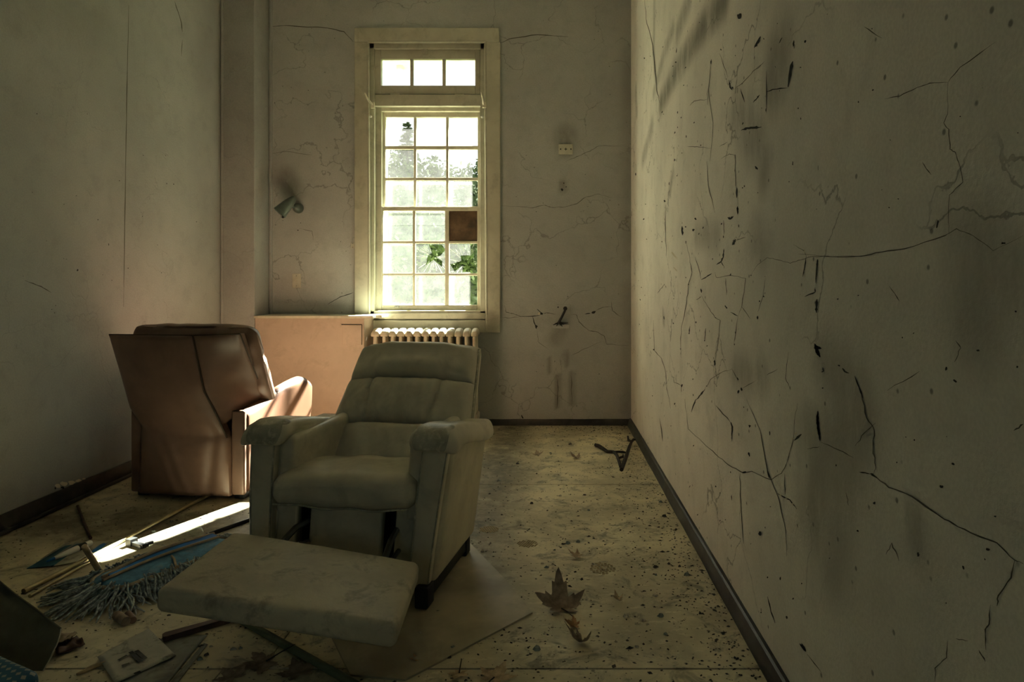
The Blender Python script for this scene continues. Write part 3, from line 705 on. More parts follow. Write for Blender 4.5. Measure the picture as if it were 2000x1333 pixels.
for x, y, w_, h_, r in ((463, 92, 4, 6, -.3), (450, 165, 5, 7, .8), (398, 145, 3, 3.4, 0), (745, 138, 2, 8, 0), (632, 125, 3, 4.4, 0), (645, 210, 2, 6, 0), (512, 150, 2.4, 6, .3), (485, 190, 1.8, 5, .2),
                        (400, 245, 2, 6, 0), (692, 455, 3, 5, .3), (825, 460, 2.6, 3, 0), (418, 520, 1.8, 4, 0), (725, 835, 2, 6, 0), (717, 910, 2.2, 4, 0), (466, 767, 2.4, 5, 0), (366, 940, 2.2, 4, 0),
                        (594, 737, 3, 2.4, 0), (742, 1218, 4, 9, .3), (764, 1203, 4, 8, -.4), (373, 1178, 4, 8, .2), (422, 838, 2.4, 4, 0), (523, 884, 2.6, 5, 0), (575, 355, 2, 4, 0), (908, 598, 3.4, 3.6, 0),
                        (1293, 1195, 3.6, 3.6, 0), (190, 945, 2.6, 3.6, .4), (778, 1320, 2.4, 3, 0), (258, 735, 2.4, 9, -.2), (270, 535, 1.4, 6, -.2), (880, 630, 3, 4, .5), (1525, 592, 4, 2.4, 0), (1390, 615, 5, 3, 0)):
    chip(wall_right, *c4(x, y), w_, h_, rw, NR, r)
for pts in ([(0, 1003), (110, 1012), (240, 1012), (330, 995), (420, 982), (580, 930), (625, 903), (690, 930), (770, 990), (889, 930)],
            [(595, 925), (593, 860), (597, 770), (650, 720), (640, 660), (620, 600), (600, 590), (595, 510), (575, 485), (590, 450), (592, 325)],
            [(592, 325), (520, 328), (470, 345), (400, 380), (340, 390)], [(592, 325), (640, 265), (780, 165)], [(260, 105), (330, 150)], [(490, 640), (525, 690)], [(360, 1130), (400, 1190)]): RC(pts, c6, 1.7)
for x, y, w_, h_, r in ((238, 403, 4, 5, .3), (28, 163, 4, 6, .2), (550, 885, 4, 17, .2), (8, 266, 3, 3, 0), (295, 355, 4, 5, 0), (395, 785, 3, 3, 0), (640, 460, 3, 3, 0), (860, 1230, 6, 3.4, 0), (810, 960, 10, 5, 0)):
    chip(wall_right, *c6(x, y), w_, h_, rw, NR, r)
for pts, w_ in (([(220, 150), (245, 215), (265, 310), (295, 360), (290, 430), (300, 500), (290, 530)], 2.4), ([(235, 520), (290, 530), (350, 580), (440, 615), (540, 685), (600, 720), (690, 765), (770, 795), (840, 862), (872, 875)], 3),
                ([(840, 862), (825, 930), (775, 1000), (770, 1040)], 3), ([(745, 1035), (740, 1110), (725, 1130), (728, 1210)], 3), ([(300, 330), (255, 370), (220, 420)], 1.8), ([(345, 205), (470, 130)], 1.6),
                ([(605, 95), (630, 40), (610, 10)], 2), ([(580, 1170), (575, 1240), (530, 1280), (530, 1333)], 2), ([(610, 1165), (660, 1175)], 1.6), ([(700, 1210), (725, 1255)], 2.4), ([(340, 840), (362, 795), (390, 865)], 2),
                ([(835, 360), (872, 335)], 3), ([(185, 600), (195, 650)], 2)): RC(pts, c7, w_, jit=1.4)
for pts, w_ in (([(75, 285), (74, 320), (78, 360), (85, 400)], 6), ([(65, 25), (72, 50), (85, 75)], 7), ([(62, 30), (90, 42)], 4), ([(280, 525), (305, 545)], 4), ([(5, 1185), (28, 1215)], 4.4)): RC(pts, c7, w_, H, .5)
for x, y, w_, h_, r in ((607, 167, 11, 5, .6), (575, 120, 5, 9, .2), (555, 578, 8, 8, 0), (295, 640, 6, 6, 0), (230, 748, 5, 4, 0), (640, 890, 4, 9, -.3), (450, 397, 4, 4, 0), (697, 50, 8, 4, 0), (382, 483, 3, 3, 0), (600, 490, 8, 5, .4),
                        (850, 113, 5, 5, 0), (764, 692, 6, 4, 0), (735, 820, 9, 6, 0), (417, 385, 3, 3, 0), (465, 840, 6, 9, 0), (95, 195, 3, 3, 0)):
    chip(wall_right, *c7(x, y), w_, h_, rw, NR, r)
for pts in ([(285, 0), (300, 140), (370, 205), (430, 260), (490, 310), (560, 348), (600, 340), (690, 380), (740, 350), (765, 300), (795, 195), (800, 120), (815, 20)],
            [(575, 0), (640, 150), (675, 340), (730, 480), (760, 620), (765, 740)], [(545, 350), (545, 450), (560, 680)], [(165, 90), (180, 200)], [(430, 30), (500, 110)], [(920, 200), (1010, 240), (1080, 275)],
            [(860, 235), (920, 225)], [(755, 350), (757, 450)], [(860, 1200), (930, 1290)]): RC(pts, c5, 1.5)
for pts, w_ in (([(500, 108), (508, 130), (505, 200)], 2.6), ([(912, 55), (909, 110), (920, 190)], 4.4), ([(675, 930), (690, 1000), (710, 1055)], 3), ([(835, 1150), (855, 1190)], 4), ([(335, 0), (315, 62)], 2.4), ([(720, 445), (780, 475), (812, 518)], 2.4),
                ([(835, 165), (800, 195)], 5), ([(1110, 345), (1157, 352)], 3), ([(552, 345), (575, 345)], 3), ([(672, 335), (685, 375)], 3)): RC(pts, c5, w_, H, .6)
for x, y, w_, h_, r in ((588, 262, 4, 10, -.3), (638, 630, 6, 11, 0), (685, 160, 3, 10, 0), (735, 845, 3, 8, 0), (675, 840, 3, 5, 0), (765, 1028, 4, 8, 0), (1100, 622, 6, 4, 0), (590, 127, 5, 7, 0), (505, 465, 2, 14, 0), (663, 605, 2, 4, 0), (500, 345, 2, 4, 0), (795, 940, 3, 4, 0), (998, 312, 3, 6, 0)):
    chip(wall_right, *c5(x, y), w_, h_, rw, NR, r)
for x, y, w_, h_ in ((812, 163, 8, 5), (798, 186, 6, 5), (740, 453, 5, 4), (768, 467, 6, 3.4), (797, 495, 3.6, 6)): chip(wall_right, *c5(x, y), w_, h_, rw, NR, mat='flake', up=.004)
chip(wall_right, *c4(1177, 300), 2.2, 9, rw, NR, mat='flake', up=.003); chip(wall_right, *c6(27, 992), 2, 9, rw, NR, mat='flake', up=.003)
chip(wall_right, *c4(325, 330), 4, 22, rw, NR, -.7, mat='flake', up=.002); chip(wall_right, *c4(332, 420), 3, 14, rw, NR, -.7, mat='flake', up=.002)
rr = random.Random(11)
for k in range(80):                                                # scattered small knocks
    px = 1075+RX*FPX/rr.uniform(1.0, 5.4); py = rr.uniform(10, 1200)
    q = rw(px, py)
    if q.z < .12 or q.z > ZC-.05: continue
    chip(wall_right, px, py, rr.uniform(1, 3), rr.uniform(1.4, 5), rw, NR, rr.uniform(-.6, .6))
def BC(pts, c, w, mat='hair', jit=.8): ribbon(wall_back, [c(*p) for p in pts], w, bw, NB, mat, jit=jit)
idc = lambda x, y: (x, y)
BC([(25, 165), (40, 225), (100, 235), (160, 260), (270, 258)], b2, 1.0); BC([(160, 260), (270, 258), (330, 250)], b2, 1.6, H, .3); BC([(0, 265), (60, 275), (160, 260)], b2, .8)
BC([(305, 195), (345, 230)], b2, 1.4, H, .3); BC([(350, 230), (400, 230), (470, 240)], b2, 1.2); BC([(268, 258), (280, 310), (302, 368)], b2, 1.8, H, .3)
chip(wall_back, *b2(345, 235), 6, 5, bw, NB, .3); chip(wall_back, *b2(300, 348), 5, 8, bw, NB, 0); chip(wall_back, *b2(322, 235), 5, 5, bw, NB, mat='flake', up=.003)
BC([(600, 245), (645, 245), (670, 305), (760, 385), (830, 395), (890, 430), (910, 500), (1100, 512)], b2, 1.1); BC([(720, 240), (770, 232)], b2, 2, H, .3); chip(wall_back, *b2(797, 225), 9, 5, bw, NB, -.3)
BC([(810, 215), (880, 180), (950, 175)], b2, .9); BC([(950, 130), (960, 210), (1040, 265)], b2, .9); BC([(310, 390), (315, 480), (400, 540)], b2, .7)
BC([(0, 1000), (200, 1008), (350, 1022), (480, 990), (560, 1015), (680, 1015), (760, 1000), (850, 975), (950, 900), (1100, 865), (1250, 910)], b1, 1.0)
BC([(720, 500), (850, 440), (1000, 380), (1100, 320), (1350, 320)], b1, .8); BC([(600, 600), (720, 540), (860, 480)], b2, .7)
chip(wall_back, *b1(683, 815), 6, 6, bw, NB); chip(wall_back, *b1(703, 743), 2.6, 3, bw, NB); chip(wall_back, *b1(728, 785), 2.4, 3.4, bw, NB)
BC([(690, 82), (672, 62), (640, 55), (560, 50), (530, 52)], idc, 1.6); BC([(977, 84), (1000, 75), (1050, 68), (1110, 72)], idc, 1.6); BC([(530, 300), (560, 296), (610, 303)], idc, .9)
BC([(640, 595), (665, 580), (690, 572)], idc, 1.6, H, .4); BC([(585, 446), (610, 452), (612, 470)], idc, .7); chip(wall_back, 582, 450, 3, 3, bw, NB)
BC([(1018, 811), (1022, 818)], idc, 2.4, H, .3); BC([(1089, 740), (1090, 762), (1088, 797)], idc, 1.4); BC([(1116, 735), (1117, 790)], idc, 1.4)
for k in range(36):
    px = rr.choice([rr.uniform(535, 690), rr.uniform(985, 1228)]); py = rr.uniform(20, 800)
    if px < 690 and py > 600: continue
    chip(wall_back, px, py, rr.uniform(.9, 2.2), rr.uniform(.9, 2.6), bw, NB)
ribbon(wall_left, [(251, 10), (247, 200), (244, 400), (241, 600)], 1.5, lw, NL, 'hair', 6, .3)
ribbon(wall_left, [(341, 3), (354, 45), (356, 62)], 2, lw, NL, 'hair', 4, .5); ribbon(wall_left, [(356, 78), (354, 110)], 1.2, lw, NL, 'hair', 3, .3)
ribbon(wall_left, [(48, 548), (80, 560), (100, 572)], 1.8, lw, NL, 'hair', 4, .5); chip(wall_left, 151, 528, 4, 4, lw, NL); chip(wall_left, 212, 478, 2, 6, lw, NL)
for k in range(26):
    chip(wall_left, rr.uniform(10, 420), rr.uniform(150, 620), rr.uniform(1.2, 2.4), rr.uniform(1.2, 3), lw, NL)
for x, y, w_, h_ in ((112, 950, 14, 9), (124, 946, 16, 11), (138, 943, 16, 9), (152, 940, 14, 8), (163, 936, 9, 5)): chip(wall_left, x, y, w_, h_, lw, NL, mat='flake', up=.004)
for x, y, w_, h_ in ((120, 953, 8, 5), (144, 949, 6, 4), (106, 954, 5, 5)): chip(wall_left, x, y, w_, h_, lw, NL, up=.006)

# ------------------------------------------------------------------ the olive beige recliner (faces the viewer, footrest out)
def smooth(a, b, x):
    t = max(0, min(1, (x-a)/(b-a))); return t*t*(3-2*t)
bc = thing('recliner_chair', 'olive beige vinyl recliner with raised footrest and worn arm fronts', 'recliner', (-.742, 2.875, 0), math.radians(-9.5))
def shear(p): return Vector((p.x+.075*(p.z-.3), p.y, p.z))
def arm(sg):
    """one arm: outer side panel, front post, inner cushion, padded top"""
    def tap(p):                                                    # narrower towards the floor
        k = (p.z-.08)/.5
        return shear(Vector((p.x-sg*.028*(1-k), p.y+.02*(1-k)*0, p.z)))
    x0, x1 = sorted((sg*.285, sg*.405))
    MB().rbox(x0, x1, -.262, .27, .075, .60, .028, 8, 4, tap).build('arm_side', 'beige', bc, local=True, ang=180)
    # front post: flat slightly waisted panel framed by piping
    a0, a1 = sorted((sg*.296, sg*.398))
    def post(p):
        k = (p.z-.08)/.5; w_ = .78+.22*k; c = (a0+a1)/2
        return shear(Vector((c+(p.x-c)*w_-sg*.028*(1-k), p.y-.012*math.sin(k*PI), p.z)))
    pz = MB().rbox(a0, a1, -.292, -.25, .078, .598, .012, 6, 3, post).build('front_post', 'beige', bc, local=True, ang=180)
    for xx in (a0+.004, a1-.004): MB().tube([post(Vector((xx, -.292, .09+.49*k/8))) for k in range(9)], .0035, 6).build('piping', 'beige_d', pz, local=True)
    # inner cushion that bulges over the seat
    i0, i1 = sorted((sg*.235, sg*.30))
    def bul(p):
        k = max(0, 1-abs(p.y-.02)/.3); return shear(Vector((p.x-sg*.015*k, p.y, p.z)))
    MB().rbox(i0, i1, -.270, .28, .30, .615, .03, 8, 4, bul).build('inner_arm', 'beige', bc, local=True, ang=180)
    # padded top, rolled over the front, overhanging the outer side
    p0, p1 = sorted((sg*.246, sg*.438))
    def pad(p):
        t = (p.y+.31)/.64                                             # 0 at the front, 1 at the rear
        dz = -.085*smooth(.05, 1, t)
        roll = max(0, (abs(p.x)-.39)/.05); dz -= .030*roll*roll
        fr = max(0, (.12-t)/.12); dz -= .022*fr*fr
        cx = (p0+p1)/2; ww = 1-.18*smooth(.55, 1, t)
        return shear(Vector((cx+(p.x-cx)*ww, p.y, p.z+dz)))
    pd = MB().rbox(p0, p1, -.325, .34, .598, .672, .036, 10, 5, pad).build('arm_pad', 'beige', bc, local=True, ang=180)
    # scuffed patch of rubbed vinyl that caps the front of the pad
    c0, c1 = sorted((sg*.254, sg*.418))
    MB().rbox(c0, c1, -.3285, -.215, .604, .6745, .034, 10, 5, pad).build('worn_cap', 'beige_d', pd, local=True, ang=180)
arm(-1); arm(1)
# seat cushion
def seatf(p):
    u = p.x/.29; t = (p.y+.34)/.56
    z = p.z+.016*(1-u*u)*(1 if p.z > .42 else -.25)-.05*smooth(.35, 1, t)*(p.z > .40)
    y = p.y-.022*(1-u*u)*max(0, 1-t*3)
    return shear(Vector((p.x, y, z+.004*math.sin(9*u+5*t))))
seat = MB().rbox(-.292, .292, -.335, .24, .358, .478, .055, 14, 5, seatf).build('seat', 'beige', bc, local=True, ang=180)
m = MB(); m.tube([seatf(Vector((-.27+.54*k/16, -.322, .368))) for k in range(17)], .004, 6); m.build('piping', 'beige_d', seat, local=True)
# front apron in three pieces with two slots for the footrest arms
for x0, x1 in ((-.285, -.20), (-.148, .148), (.20, .285)):
    MB().rbox(x0, x1, -.262, -.225, .085, .375, .010, 4, 3, shear).build('front_panel', 'beige', bc, local=True, ang=180)
MB().rbox(-.29, .29, -.10, -.06, .08, .36, .004).build('inner_frame', 'black', bc, local=True)
MB().rbox(-.30, .30, .20, .245, .075, .50, .02, 4, 3, shear).build('rear_panel', 'beige', bc, local=True)
# black base: two runners and feet
for sg in (-1, 1):
    x = sg*.325
    zb = .0068 if sg > 0 else 0
    m = MB(); m.rbox(x-.022, x+.022, -.30, .24, .028, .085, .006); m.rbox(x-.026, x+.026, -.325, -.25, zb, .086, .008); m.rbox(x-.026, x+.026, .17, .235, zb, .086, .008)
    m.build('base_runner', 'black', bc, local=True)
# back: shell and three cushions
B0 = Vector((.022, .175, .426)); EL = .585
e_ = Vector((0, .365, .455)).normalized(); n_ = Vector((0, -e_.z, e_.y))
def hwid(s): return .338-.048*(s/EL)-.02*max(0, (.1-s/EL)/.1)
def backpt(u, s, t): return B0+Vector((u*hwid(s), 0, 0))+e_*s+n_*t
def cushion(name, s0, s1, kind):
    def F(a, b):
        u = 2*a-1; s = s0+(s1-s0)*b; q = 2*b-1
        edge = max(0, 1-abs(u)**8)**.5; vert = max(0, 1-abs(q)**5)**.5
        core = smooth(.80, .40, abs(u))
        t = .035+.07*edge*(.38+.62*vert)
        t += .030*core*vert
        if kind == 'mid':
            t -= .022*math.exp(-((abs(u)-.50-.06*q)/.035)**2)*(.4+.6*vert)
            t += .0028*math.sin(u*44+2*q)*core*(1-b*.2)*vert
            t += .004*math.sin(18*(abs(u)-.3)+10*q)*max(0, .8-abs(abs(u)-.62)*5)*max(0, q)
        elif kind == 'low':
            t -= .018*math.exp(-((abs(u)-.42-.40*b)/.035)**2)*b
            t += .0018*math.sin(u*30+4*q)*vert
        else:
            t += .014*math.exp(-((b-.22)/.16)**2)*core-.012*math.exp(-((abs(u)-.56)/.06)**2)*smooth(.55, .1, b)
            t -= .05*smooth(.72, 1, b)
            t += .0025*mnoise.noise(Vector((u*6, b*5, 1)))
        sag = .010*abs(u)**3 if kind == 'head' and b > .9 else 0
        return backpt(u, s+sag-.0*q, t*1.0)
    def Bk(a, b): return backpt((2*a-1)*.97, s0+(s1-s0)*b, .0)
    return MB().closed(F, Bk, 56, 24).build(name, 'beige', bc, local=True, ang=60)
cushion('lumbar_cushion', -.10, .128, 'low'); cushion('middle_cushion', .124, .362, 'mid'); cushion('headrest', .358, EL, 'head')
def Fs(a, b): return backpt((2*a-1)*1.015, -.08+(EL+.075)*b, .03*max(0, 1-abs(2*a-1)**6)*max(0, 1-abs(2*b-1)**8)+.004)
def Bs(a, b): return backpt((2*a-1)*.99, -.08+(EL+.07)*b, -.045-.02*math.sin(PI*a))
bs = MB().closed(Fs, Bs, 20, 20).build('back_shell', 'beige', bc, local=True, ang=60)
for sg in (-1, 1): MB().tube([backpt(sg*1.005, -.02+(EL+.0)*k/20, .028) for k in range(21)], .006, 6).build('piping', 'beige_d', bs, local=True)

# footrest: out and knocked askew
BL, BR, FL_, FR_ = at(455, 1035, 2.36), at(821, 1096, 2.26), at(302, 1150, 1.95), at(776, 1222, 1.86)
def fq(a, b): return (BL.lerp(BR, a)).lerp(FL_.lerp(FR_, a), b)
nn = ((BR-BL).cross(FL_-BL)).normalized(); nn = nn if nn.z > 0 else -nn
def fmap(p):                                                       # rounded slab -> bent to the four measured corners
    a, b = (p.x+1)/2, (p.y+1)/2
    c = fq(max(-.03, min(1.03, a)), max(-.03, min(1.03, b)))
    crown = .010*(1-p.x*p.x)*(1-p.y*p.y)
    return c+nn*(p.z+(crown if p.z > -.03 else 0)+.0025*mnoise.noise(Vector((a*7, b*5, 2)))*(p.z > -.02))
m = MB(); m2 = MB().rbox(-.35, .35, -.22, .22, -.075, 0, .024, 26, 4)
m.add([fmap(Vector((p.x/.35, p.y/.22, p.z))) for p in m2.v], m2.f)
foot = m.build('footrest', 'foot', bc, ang=180)
m = MB()
for sg in (-1, 1):                                                 # scissor linkage reaching out of the slots
    q0 = W(bc) @ Vector((sg*.172, -.09, .27)); q1 = fq(.5+sg*.30, .18)-nn*.085; qm = q0.lerp(q1, .5)+Vector((0, 0, .03)); ql = W(bc) @ Vector((sg*.176, -.10, .16))
    m.tube([q0, qm, q1], .012, 6); m.tube([ql, qm+Vector((.012, 0, -.06)), fq(.5+sg*.30, .6)-nn*.085], .010, 6)
    a = fq(.5+sg*.30, .1)-nn*.082; b = fq(.5+sg*.30, .85)-nn*.082; m.tube([a, b], .011, 6)
m.build('footrest_linkage', 'iron', bc)

# ------------------------------------------------------------------ the rust brown recliner (turned towards the window)
br = thing('recliner_chair', 'rust brown vinyl recliner turned with its back to the room', 'recliner', (-1.998, 4.148, 0), math.radians(-6))
def barm(sg):
    x0, x1 = sorted((sg*.255, sg*.345))
    def rise(p):
        t = (p.y+.33)/.78; k = smooth(.15, .52, p.z)
        dz = k*(.105*smooth(0, .85, t)-.05*smooth(.84, 1, t))
        bulge = sg*.03*smooth(.2, .9, t)*smooth(.1, .45, p.z)
        return Vector((p.x+bulge, p.y, p.z+dz))
    MB().rbox(x0, x1, -.325, .455, .028, .50, .042, 14, 5, rise).build('arm_side', 'brown_s', br, local=True, ang=180)
    r0, r1 = sorted((sg*.262, sg*.338))
    m = MB(); m.rbox(r0, r1, -.335, -.30, .03, .50, .012, 4, 3)
    m.build('rear_post', 'brown', br, local=True, ang=180)
barm(-1); barm(1)
MB().rbox(-.26, .26, -.27, .36, .06, .30, .02, 2, 3).build('seat_box', 'brown', br, local=True)
MB().rbox(-.25, .25, -.20, .41, .27, .45, .05, 10, 5, lambda p: Vector((p.x, p.y, p.z+.02*(1-(p.x/.25)**2)*(p.z > .35))))  .build('seat', 'brown_bounce', br, local=True, ang=180)
MB().rbox(-.25, .25, .36, .41, .05, .28, .02, 3, 3).build('front_panel', 'brown_s', br, local=True)
for sg in (-1, 1): MB().rbox(sg*.29-.03, sg*.29+.03, -.30, .37, 0, .035, .004).build('base_runner', 'black', br, local=True)
# back shell: wide rear panel, and a wing that folds forward towards the bottom
TL, TS, TR = Vector((-.372, -.455, .925)), Vector((.128, -.468, .925)), Vector((.388, -.462, .935))
HL, HS, HR = Vector((-.312, -.345, .50)), Vector((.205, -.352, .50)), Vector((.318, -.085, .545))
HS0 = Vector((.262, -.345, .40))
def bl(tl, tr, bl_, br_, a, b): return tl.lerp(tr, a).lerp(bl_.lerp(br_, a), b)
LEFTS = [(0, TL), (.46, Vector((-.312, -.372, .51))), (.57, Vector((-.262, -.350, .41))), (1, Vector((-.276, -.350, .028)))]
RIGHTS = [(0, TS), (.34, Vector((.165, -.425, .62))), (.50, Vector((.215, -.385, .48))), (.64, Vector((.258, -.362, .355))), (1, Vector((.262, -.350, .028)))]
def along_(L, t):
    for i in range(len(L)-1):
        if t <= L[i+1][0]:
            q = (t-L[i][0])/(L[i+1][0]-L[i][0]); return L[i][1].lerp(L[i+1][1], smooth(0, 1, q)*.5+q*.5)
    return L[-1][1].copy()
def rear0(a, b): return along_(LEFTS, b).lerp(along_(RIGHTS, b), a)
def rearF(a, b):
    p = rear0(a, b); edge = max(0, 1-abs(2*a-1)**10); low = smooth(.5, .7, b)
    d = .018*edge*min(1, b*30)*min(1, (1-b)*40)+.022*math.sin(PI*a)*math.sin(PI*min(1, b/.62))*(1-low)
    d += low*(.015*math.sin(PI*a)+.011*math.exp(-((a-.12-.9*(b-.58))/.07)**2)+.008*math.exp(-((a-.30-.8*(b-.60))/.05)**2)-.010*math.exp(-((a-.88+.25*(b-.6))/.05)**2))
    d -= .006*math.exp(-((b-.60-.05*math.sin(3*a))/.035)**2)
    d += .003*mnoise.noise(Vector((a*5, b*6, 7)))
    return p+Vector((0, -1, .18)).normalized()*d
def rearB(a, b): return rear0(a, b)+Vector((0, .05, 0))
MB().closed(rearF, rearB, 40, 60).build('back_panel', 'brown', br, local=True, ang=60)
def wingF(a, b):
    p = along_(RIGHTS, b*.56).lerp(TR.lerp(HR, b), a)
    nrm = Vector((.45*b, -1, .2)).normalized()
    return p+nrm*(.016*max(0, 1-abs(2*a-1)**8)*max(0, 1-abs(2*b-1)**14)+.012*math.sin(PI*a)*math.sin(PI*b)+.004*math.exp(-((a-.93)/.04)**2))
def wingB(a, b):
    p = along_(RIGHTS, b*.56).lerp(TR.lerp(HR, b), a)
    return p+Vector((-.02*b*a, .045, 0))
wg = MB().closed(wingF, wingB, 22, 30).build('back_wing', 'brown', br, local=True, ang=60)
for pts in ([along_(RIGHTS, .64*k/24)+Vector((0, -.006, 0)) for k in range(25)], [wingF(k/10, 0)+Vector((0, .003, 0)) for k in range(11)], [rearF(k/16, 0)+Vector((0, .003, 0)) for k in range(17)], [wingF(1, k/16)+Vector((0, .003, 0)) for k in range(17)]):
    MB().tube(pts, .0045, 6).build('seam_piping', 'seam', wg, local=True)
def wing2F(a, b):                                                    # matching wing on the wall side
    q = bl(TL, TL+Vector((-.004, .06, 0)), HL, HL+Vector((.01, .26, .04)), a, b); return q+Vector((-.02*math.sin(PI*a), 0, 0))
MB().closed(wing2F, lambda a, b: wing2F(a, b)+Vector((.04, 0, 0)), 8, 12).build('back_wing', 'brown', br, local=True, ang=60)
# back cushion in front of the shell, rolled at the top
def cu(a, b, sgn):
    u, q = math.sin(PI/2*(2*a-1)), math.sin(PI/2*(2*b-1)); b = (q+1)/2
    top = Vector((.032, -.335, .962)); bot = Vector((.012, .035, .44)); w_ = (.376-.05*b)*(1-.12*max(0, (-q-.72)/.28)**2.5)
    c = top.lerp(bot, b); c.x += u*w_
    nrm = Vector((0, .80, .58)); th = .098*max(0, 1-abs(u)**6)**.5*max(0, 1-abs(q)**6)**.5
    th += .006*math.sin(26*b+5*u)*smooth(.6, 1, abs(u))*max(0, 1-abs(u)**10)
    th += .010*mnoise.noise(Vector((u*3+4, b*6, 0)))*smooth(.5, .95, abs(u))*max(0, 1-abs(u)**10)
    if sgn > 0 and abs(b-.36) < .06: th -= .02*(1-abs(b-.36)/.06)
    if b < .16: c.z -= .004*mnoise.noise(Vector((u*5, 3, b)))
    return c+nrm*th*sgn
MB().closed(lambda a, b: cu(a, b, 1), lambda a, b: cu(a, b, -1), 40, 40).build('back_cushion', 'brown', br, local=True, ang=180)

# ------------------------------------------------------------------ mop
S = Vector((-1.735, 2.60, 0)); dirm = Vector((.50, .86, 0)).normalized(); per = Vector((-dirm.y, dirm.x, 0))
ML, MW = .56, .105
mop = thing('dust_mop', 'blue canvas dust mop head with grey yarn fringe beside the footrest', 'mop', S+dirm*ML*.5)
def stad(t, r):                                                     # outline of a stadium, t in 0..1
    st = ML-2*MW; P = 2*st+2*PI*MW; d = (t % 1)*P
    if d < st: return dirm*(MW+d)+per*(-r), -per
    d -= st
    if d < PI*MW: th = d/MW; n2 = (-per*math.cos(th)+dirm*math.sin(th)); return dirm*(MW+st)+n2*r, n2
    d -= PI*MW
    if d < st: return dirm*(MW+st-d)+per*r, per
    d -= st; th = d/MW; n2 = (per*math.cos(th)-dirm*math.sin(th)); return dirm*MW+n2*r, n2
N = 90
def hz(u): return .050+.012*math.sin(u*9)
m = MB(); vs = [S+dirm*ML*.5+Vector((0, 0, .062))]; fs = []
rings = ((.35, .060), (.7, .057), (.95, .050), (1.03, .038), (1.0, .012))
for rr_, z in rings: vs += [S+stad(k/N, MW*rr_)[0]+Vector((0, 0, z+.006*mnoise.noise(stad(k/N, MW*rr_)[0]*14))) for k in range(N)]
for k in range(N): fs.append((0, 1+k, 1+(k+1) % N))
for r_ in range(len(rings)-1):
    for k in range(N): fs.append((1+r_*N+k, 1+(r_+1)*N+k, 1+(r_+1)*N+(k+1) % N, 1+r_*N+(k+1) % N))
m.add(vs, fs); pad_ = m.build('canvas_pad', 'blue', mop, ang=180)
m = MB(); m.tube([S+stad(k/N, MW*1.0)[0]+Vector((0, 0, .049+.005*mnoise.noise(stad(k/N, MW)[0]*14))) for k in range(N+1)], .0075, 7, False); m.build('binding_tape', 'band', pad_)
# pocket slit with bright lining and taped edges
def along(t, q, z): return S+dirm*(t*ML)+per*(q*MW)+Vector((0, 0, z))
m = MB()
m.tube([along(.06+.9*k/14, .15+.55*math.sin(PI*min(1, k/9)*.5), .067+.012*math.sin(PI*k/14)) for k in range(15)], .007, 6)
m.tube([along(.04+.9*k/14, -.1+.30*math.sin(PI*min(1, k/9)*.5), .066+.006*math.sin(PI*k/14)) for k in range(15)], .006, 6)
m.build('pocket_tape', 'band', pad_)
F1 = lambda a, b: along(.10+.84*a, (.02+.30*math.sin(PI*min(1, a*1.5)*.5))*(1-b)+(.22+.45*math.sin(PI*min(1, a*1.5)*.5))*b, .0685+.004*b)
MB().closed(F1, lambda a, b: F1(a, b)-Vector((0, 0, .004)), 20, 4).build('pocket_lining', 'blue_b', pad_)
m = MB(); m.tube([along(.52, -.1, .067), along(.50, -.45, .066), along(.47, -.8, .058), along(.46, -1.02, .048)], .005, 6); m.build('tie_cord', 'band', pad_)
m = MB(); r6 = random.Random(21)
for k in range(620):
    t = r6.random(); p, n2 = stad(t, MW*.96); L = r6.uniform(.07, .145)*(1.35 if n2.dot(-dirm) > .3 else 1); tang = Vector((-n2.y, n2.x, 0))
    ph, am = r6.uniform(0, 6), r6.uniform(.004, .016); drift = r6.uniform(-.03, .03); z0 = r6.uniform(.02, .052); zz = r6.uniform(.004, .024)
    pts = []
    for j in range(7):
        q = j/6; pts.append(S+p+n2*(L*q)+tang*(am*math.sin(ph+q*6)+drift*q)+Vector((0, 0, max(.004, z0*(1-q)**1.1+zz*(1 if j else 1)*(.5+.5*math.sin(ph+q*5))+.003))))
    m.tube(pts, [.0036]*6+[.0022], 5, False)
tag(m.build('yarn_fringe', 'yarn', mop, ang=180), kind='stuff')

# ------------------------------------------------------------------ other things lying on the floor
def rod(name, label, cat, pts, r, mat, sides=10, group=None, tip=None):
    m = MB(); m.tube(pts, r, sides); o = m.build(name, mat); return tag(o, label, cat, group)
tipw = Vector((-1.845, 2.70, .165))
st = g(198, 1128); st.z = .012
t = thing('mop_handle', 'short wooden handle sticking up behind the blue mop', 'handle', st)
MB().tube([st, st.lerp(tipw, .97)], .0115, 12).build('shaft', 'wood', t)
MB().lathe([(.0115, 0), (.0105, .005), (.006, .008), (0, .009)], st.lerp(tipw, .97), tipw-st, 12).build('rounded_tip', 'leafp', t)
def gz(px, py, z): p = g(px, py); p.z = z; return p
rod('dark_streak', 'thin dark stick lying behind the wooden handle', 'streak', [gz(152, 992, .008), gz(163, 1022, .008), gz(177, 1055, .008)], .007, 'dwood')  # dark streak on the floor, built as a thin rod
rod('curtain_rod', 'long tarnished brass curtain rod running towards the brown recliner', 'curtain rod', [gz(46, 1161, .011), gz(130, 1118, .011), gz(215, 1074, .011), gz(330, 1012, .011), gz(412, 969, .011)], .010, 'brass')
rod('curtain_rod', 'short shiny brass rod beside the long curtain rod', 'curtain rod', [gz(58, 1169, .008), gz(140, 1121, .008), gz(217, 1079, .008)], .007, 'brass')
rod('metal_tube', 'greenish metal tube coming out from under the footrest', 'tube', [gz(468, 1217, .013), gz(580, 1281, .013), gz(700, 1350, .013)], .0125, 'iron').data.materials[0] = M('green painted tube', (.14, .165, .10), .4, .2, 12)
m = MB(); a, b = gz(318, 1254, .0), gz(458, 1214, .0); d_ = (b-a).normalized(); q_ = Vector((-d_.y, d_.x, 0))
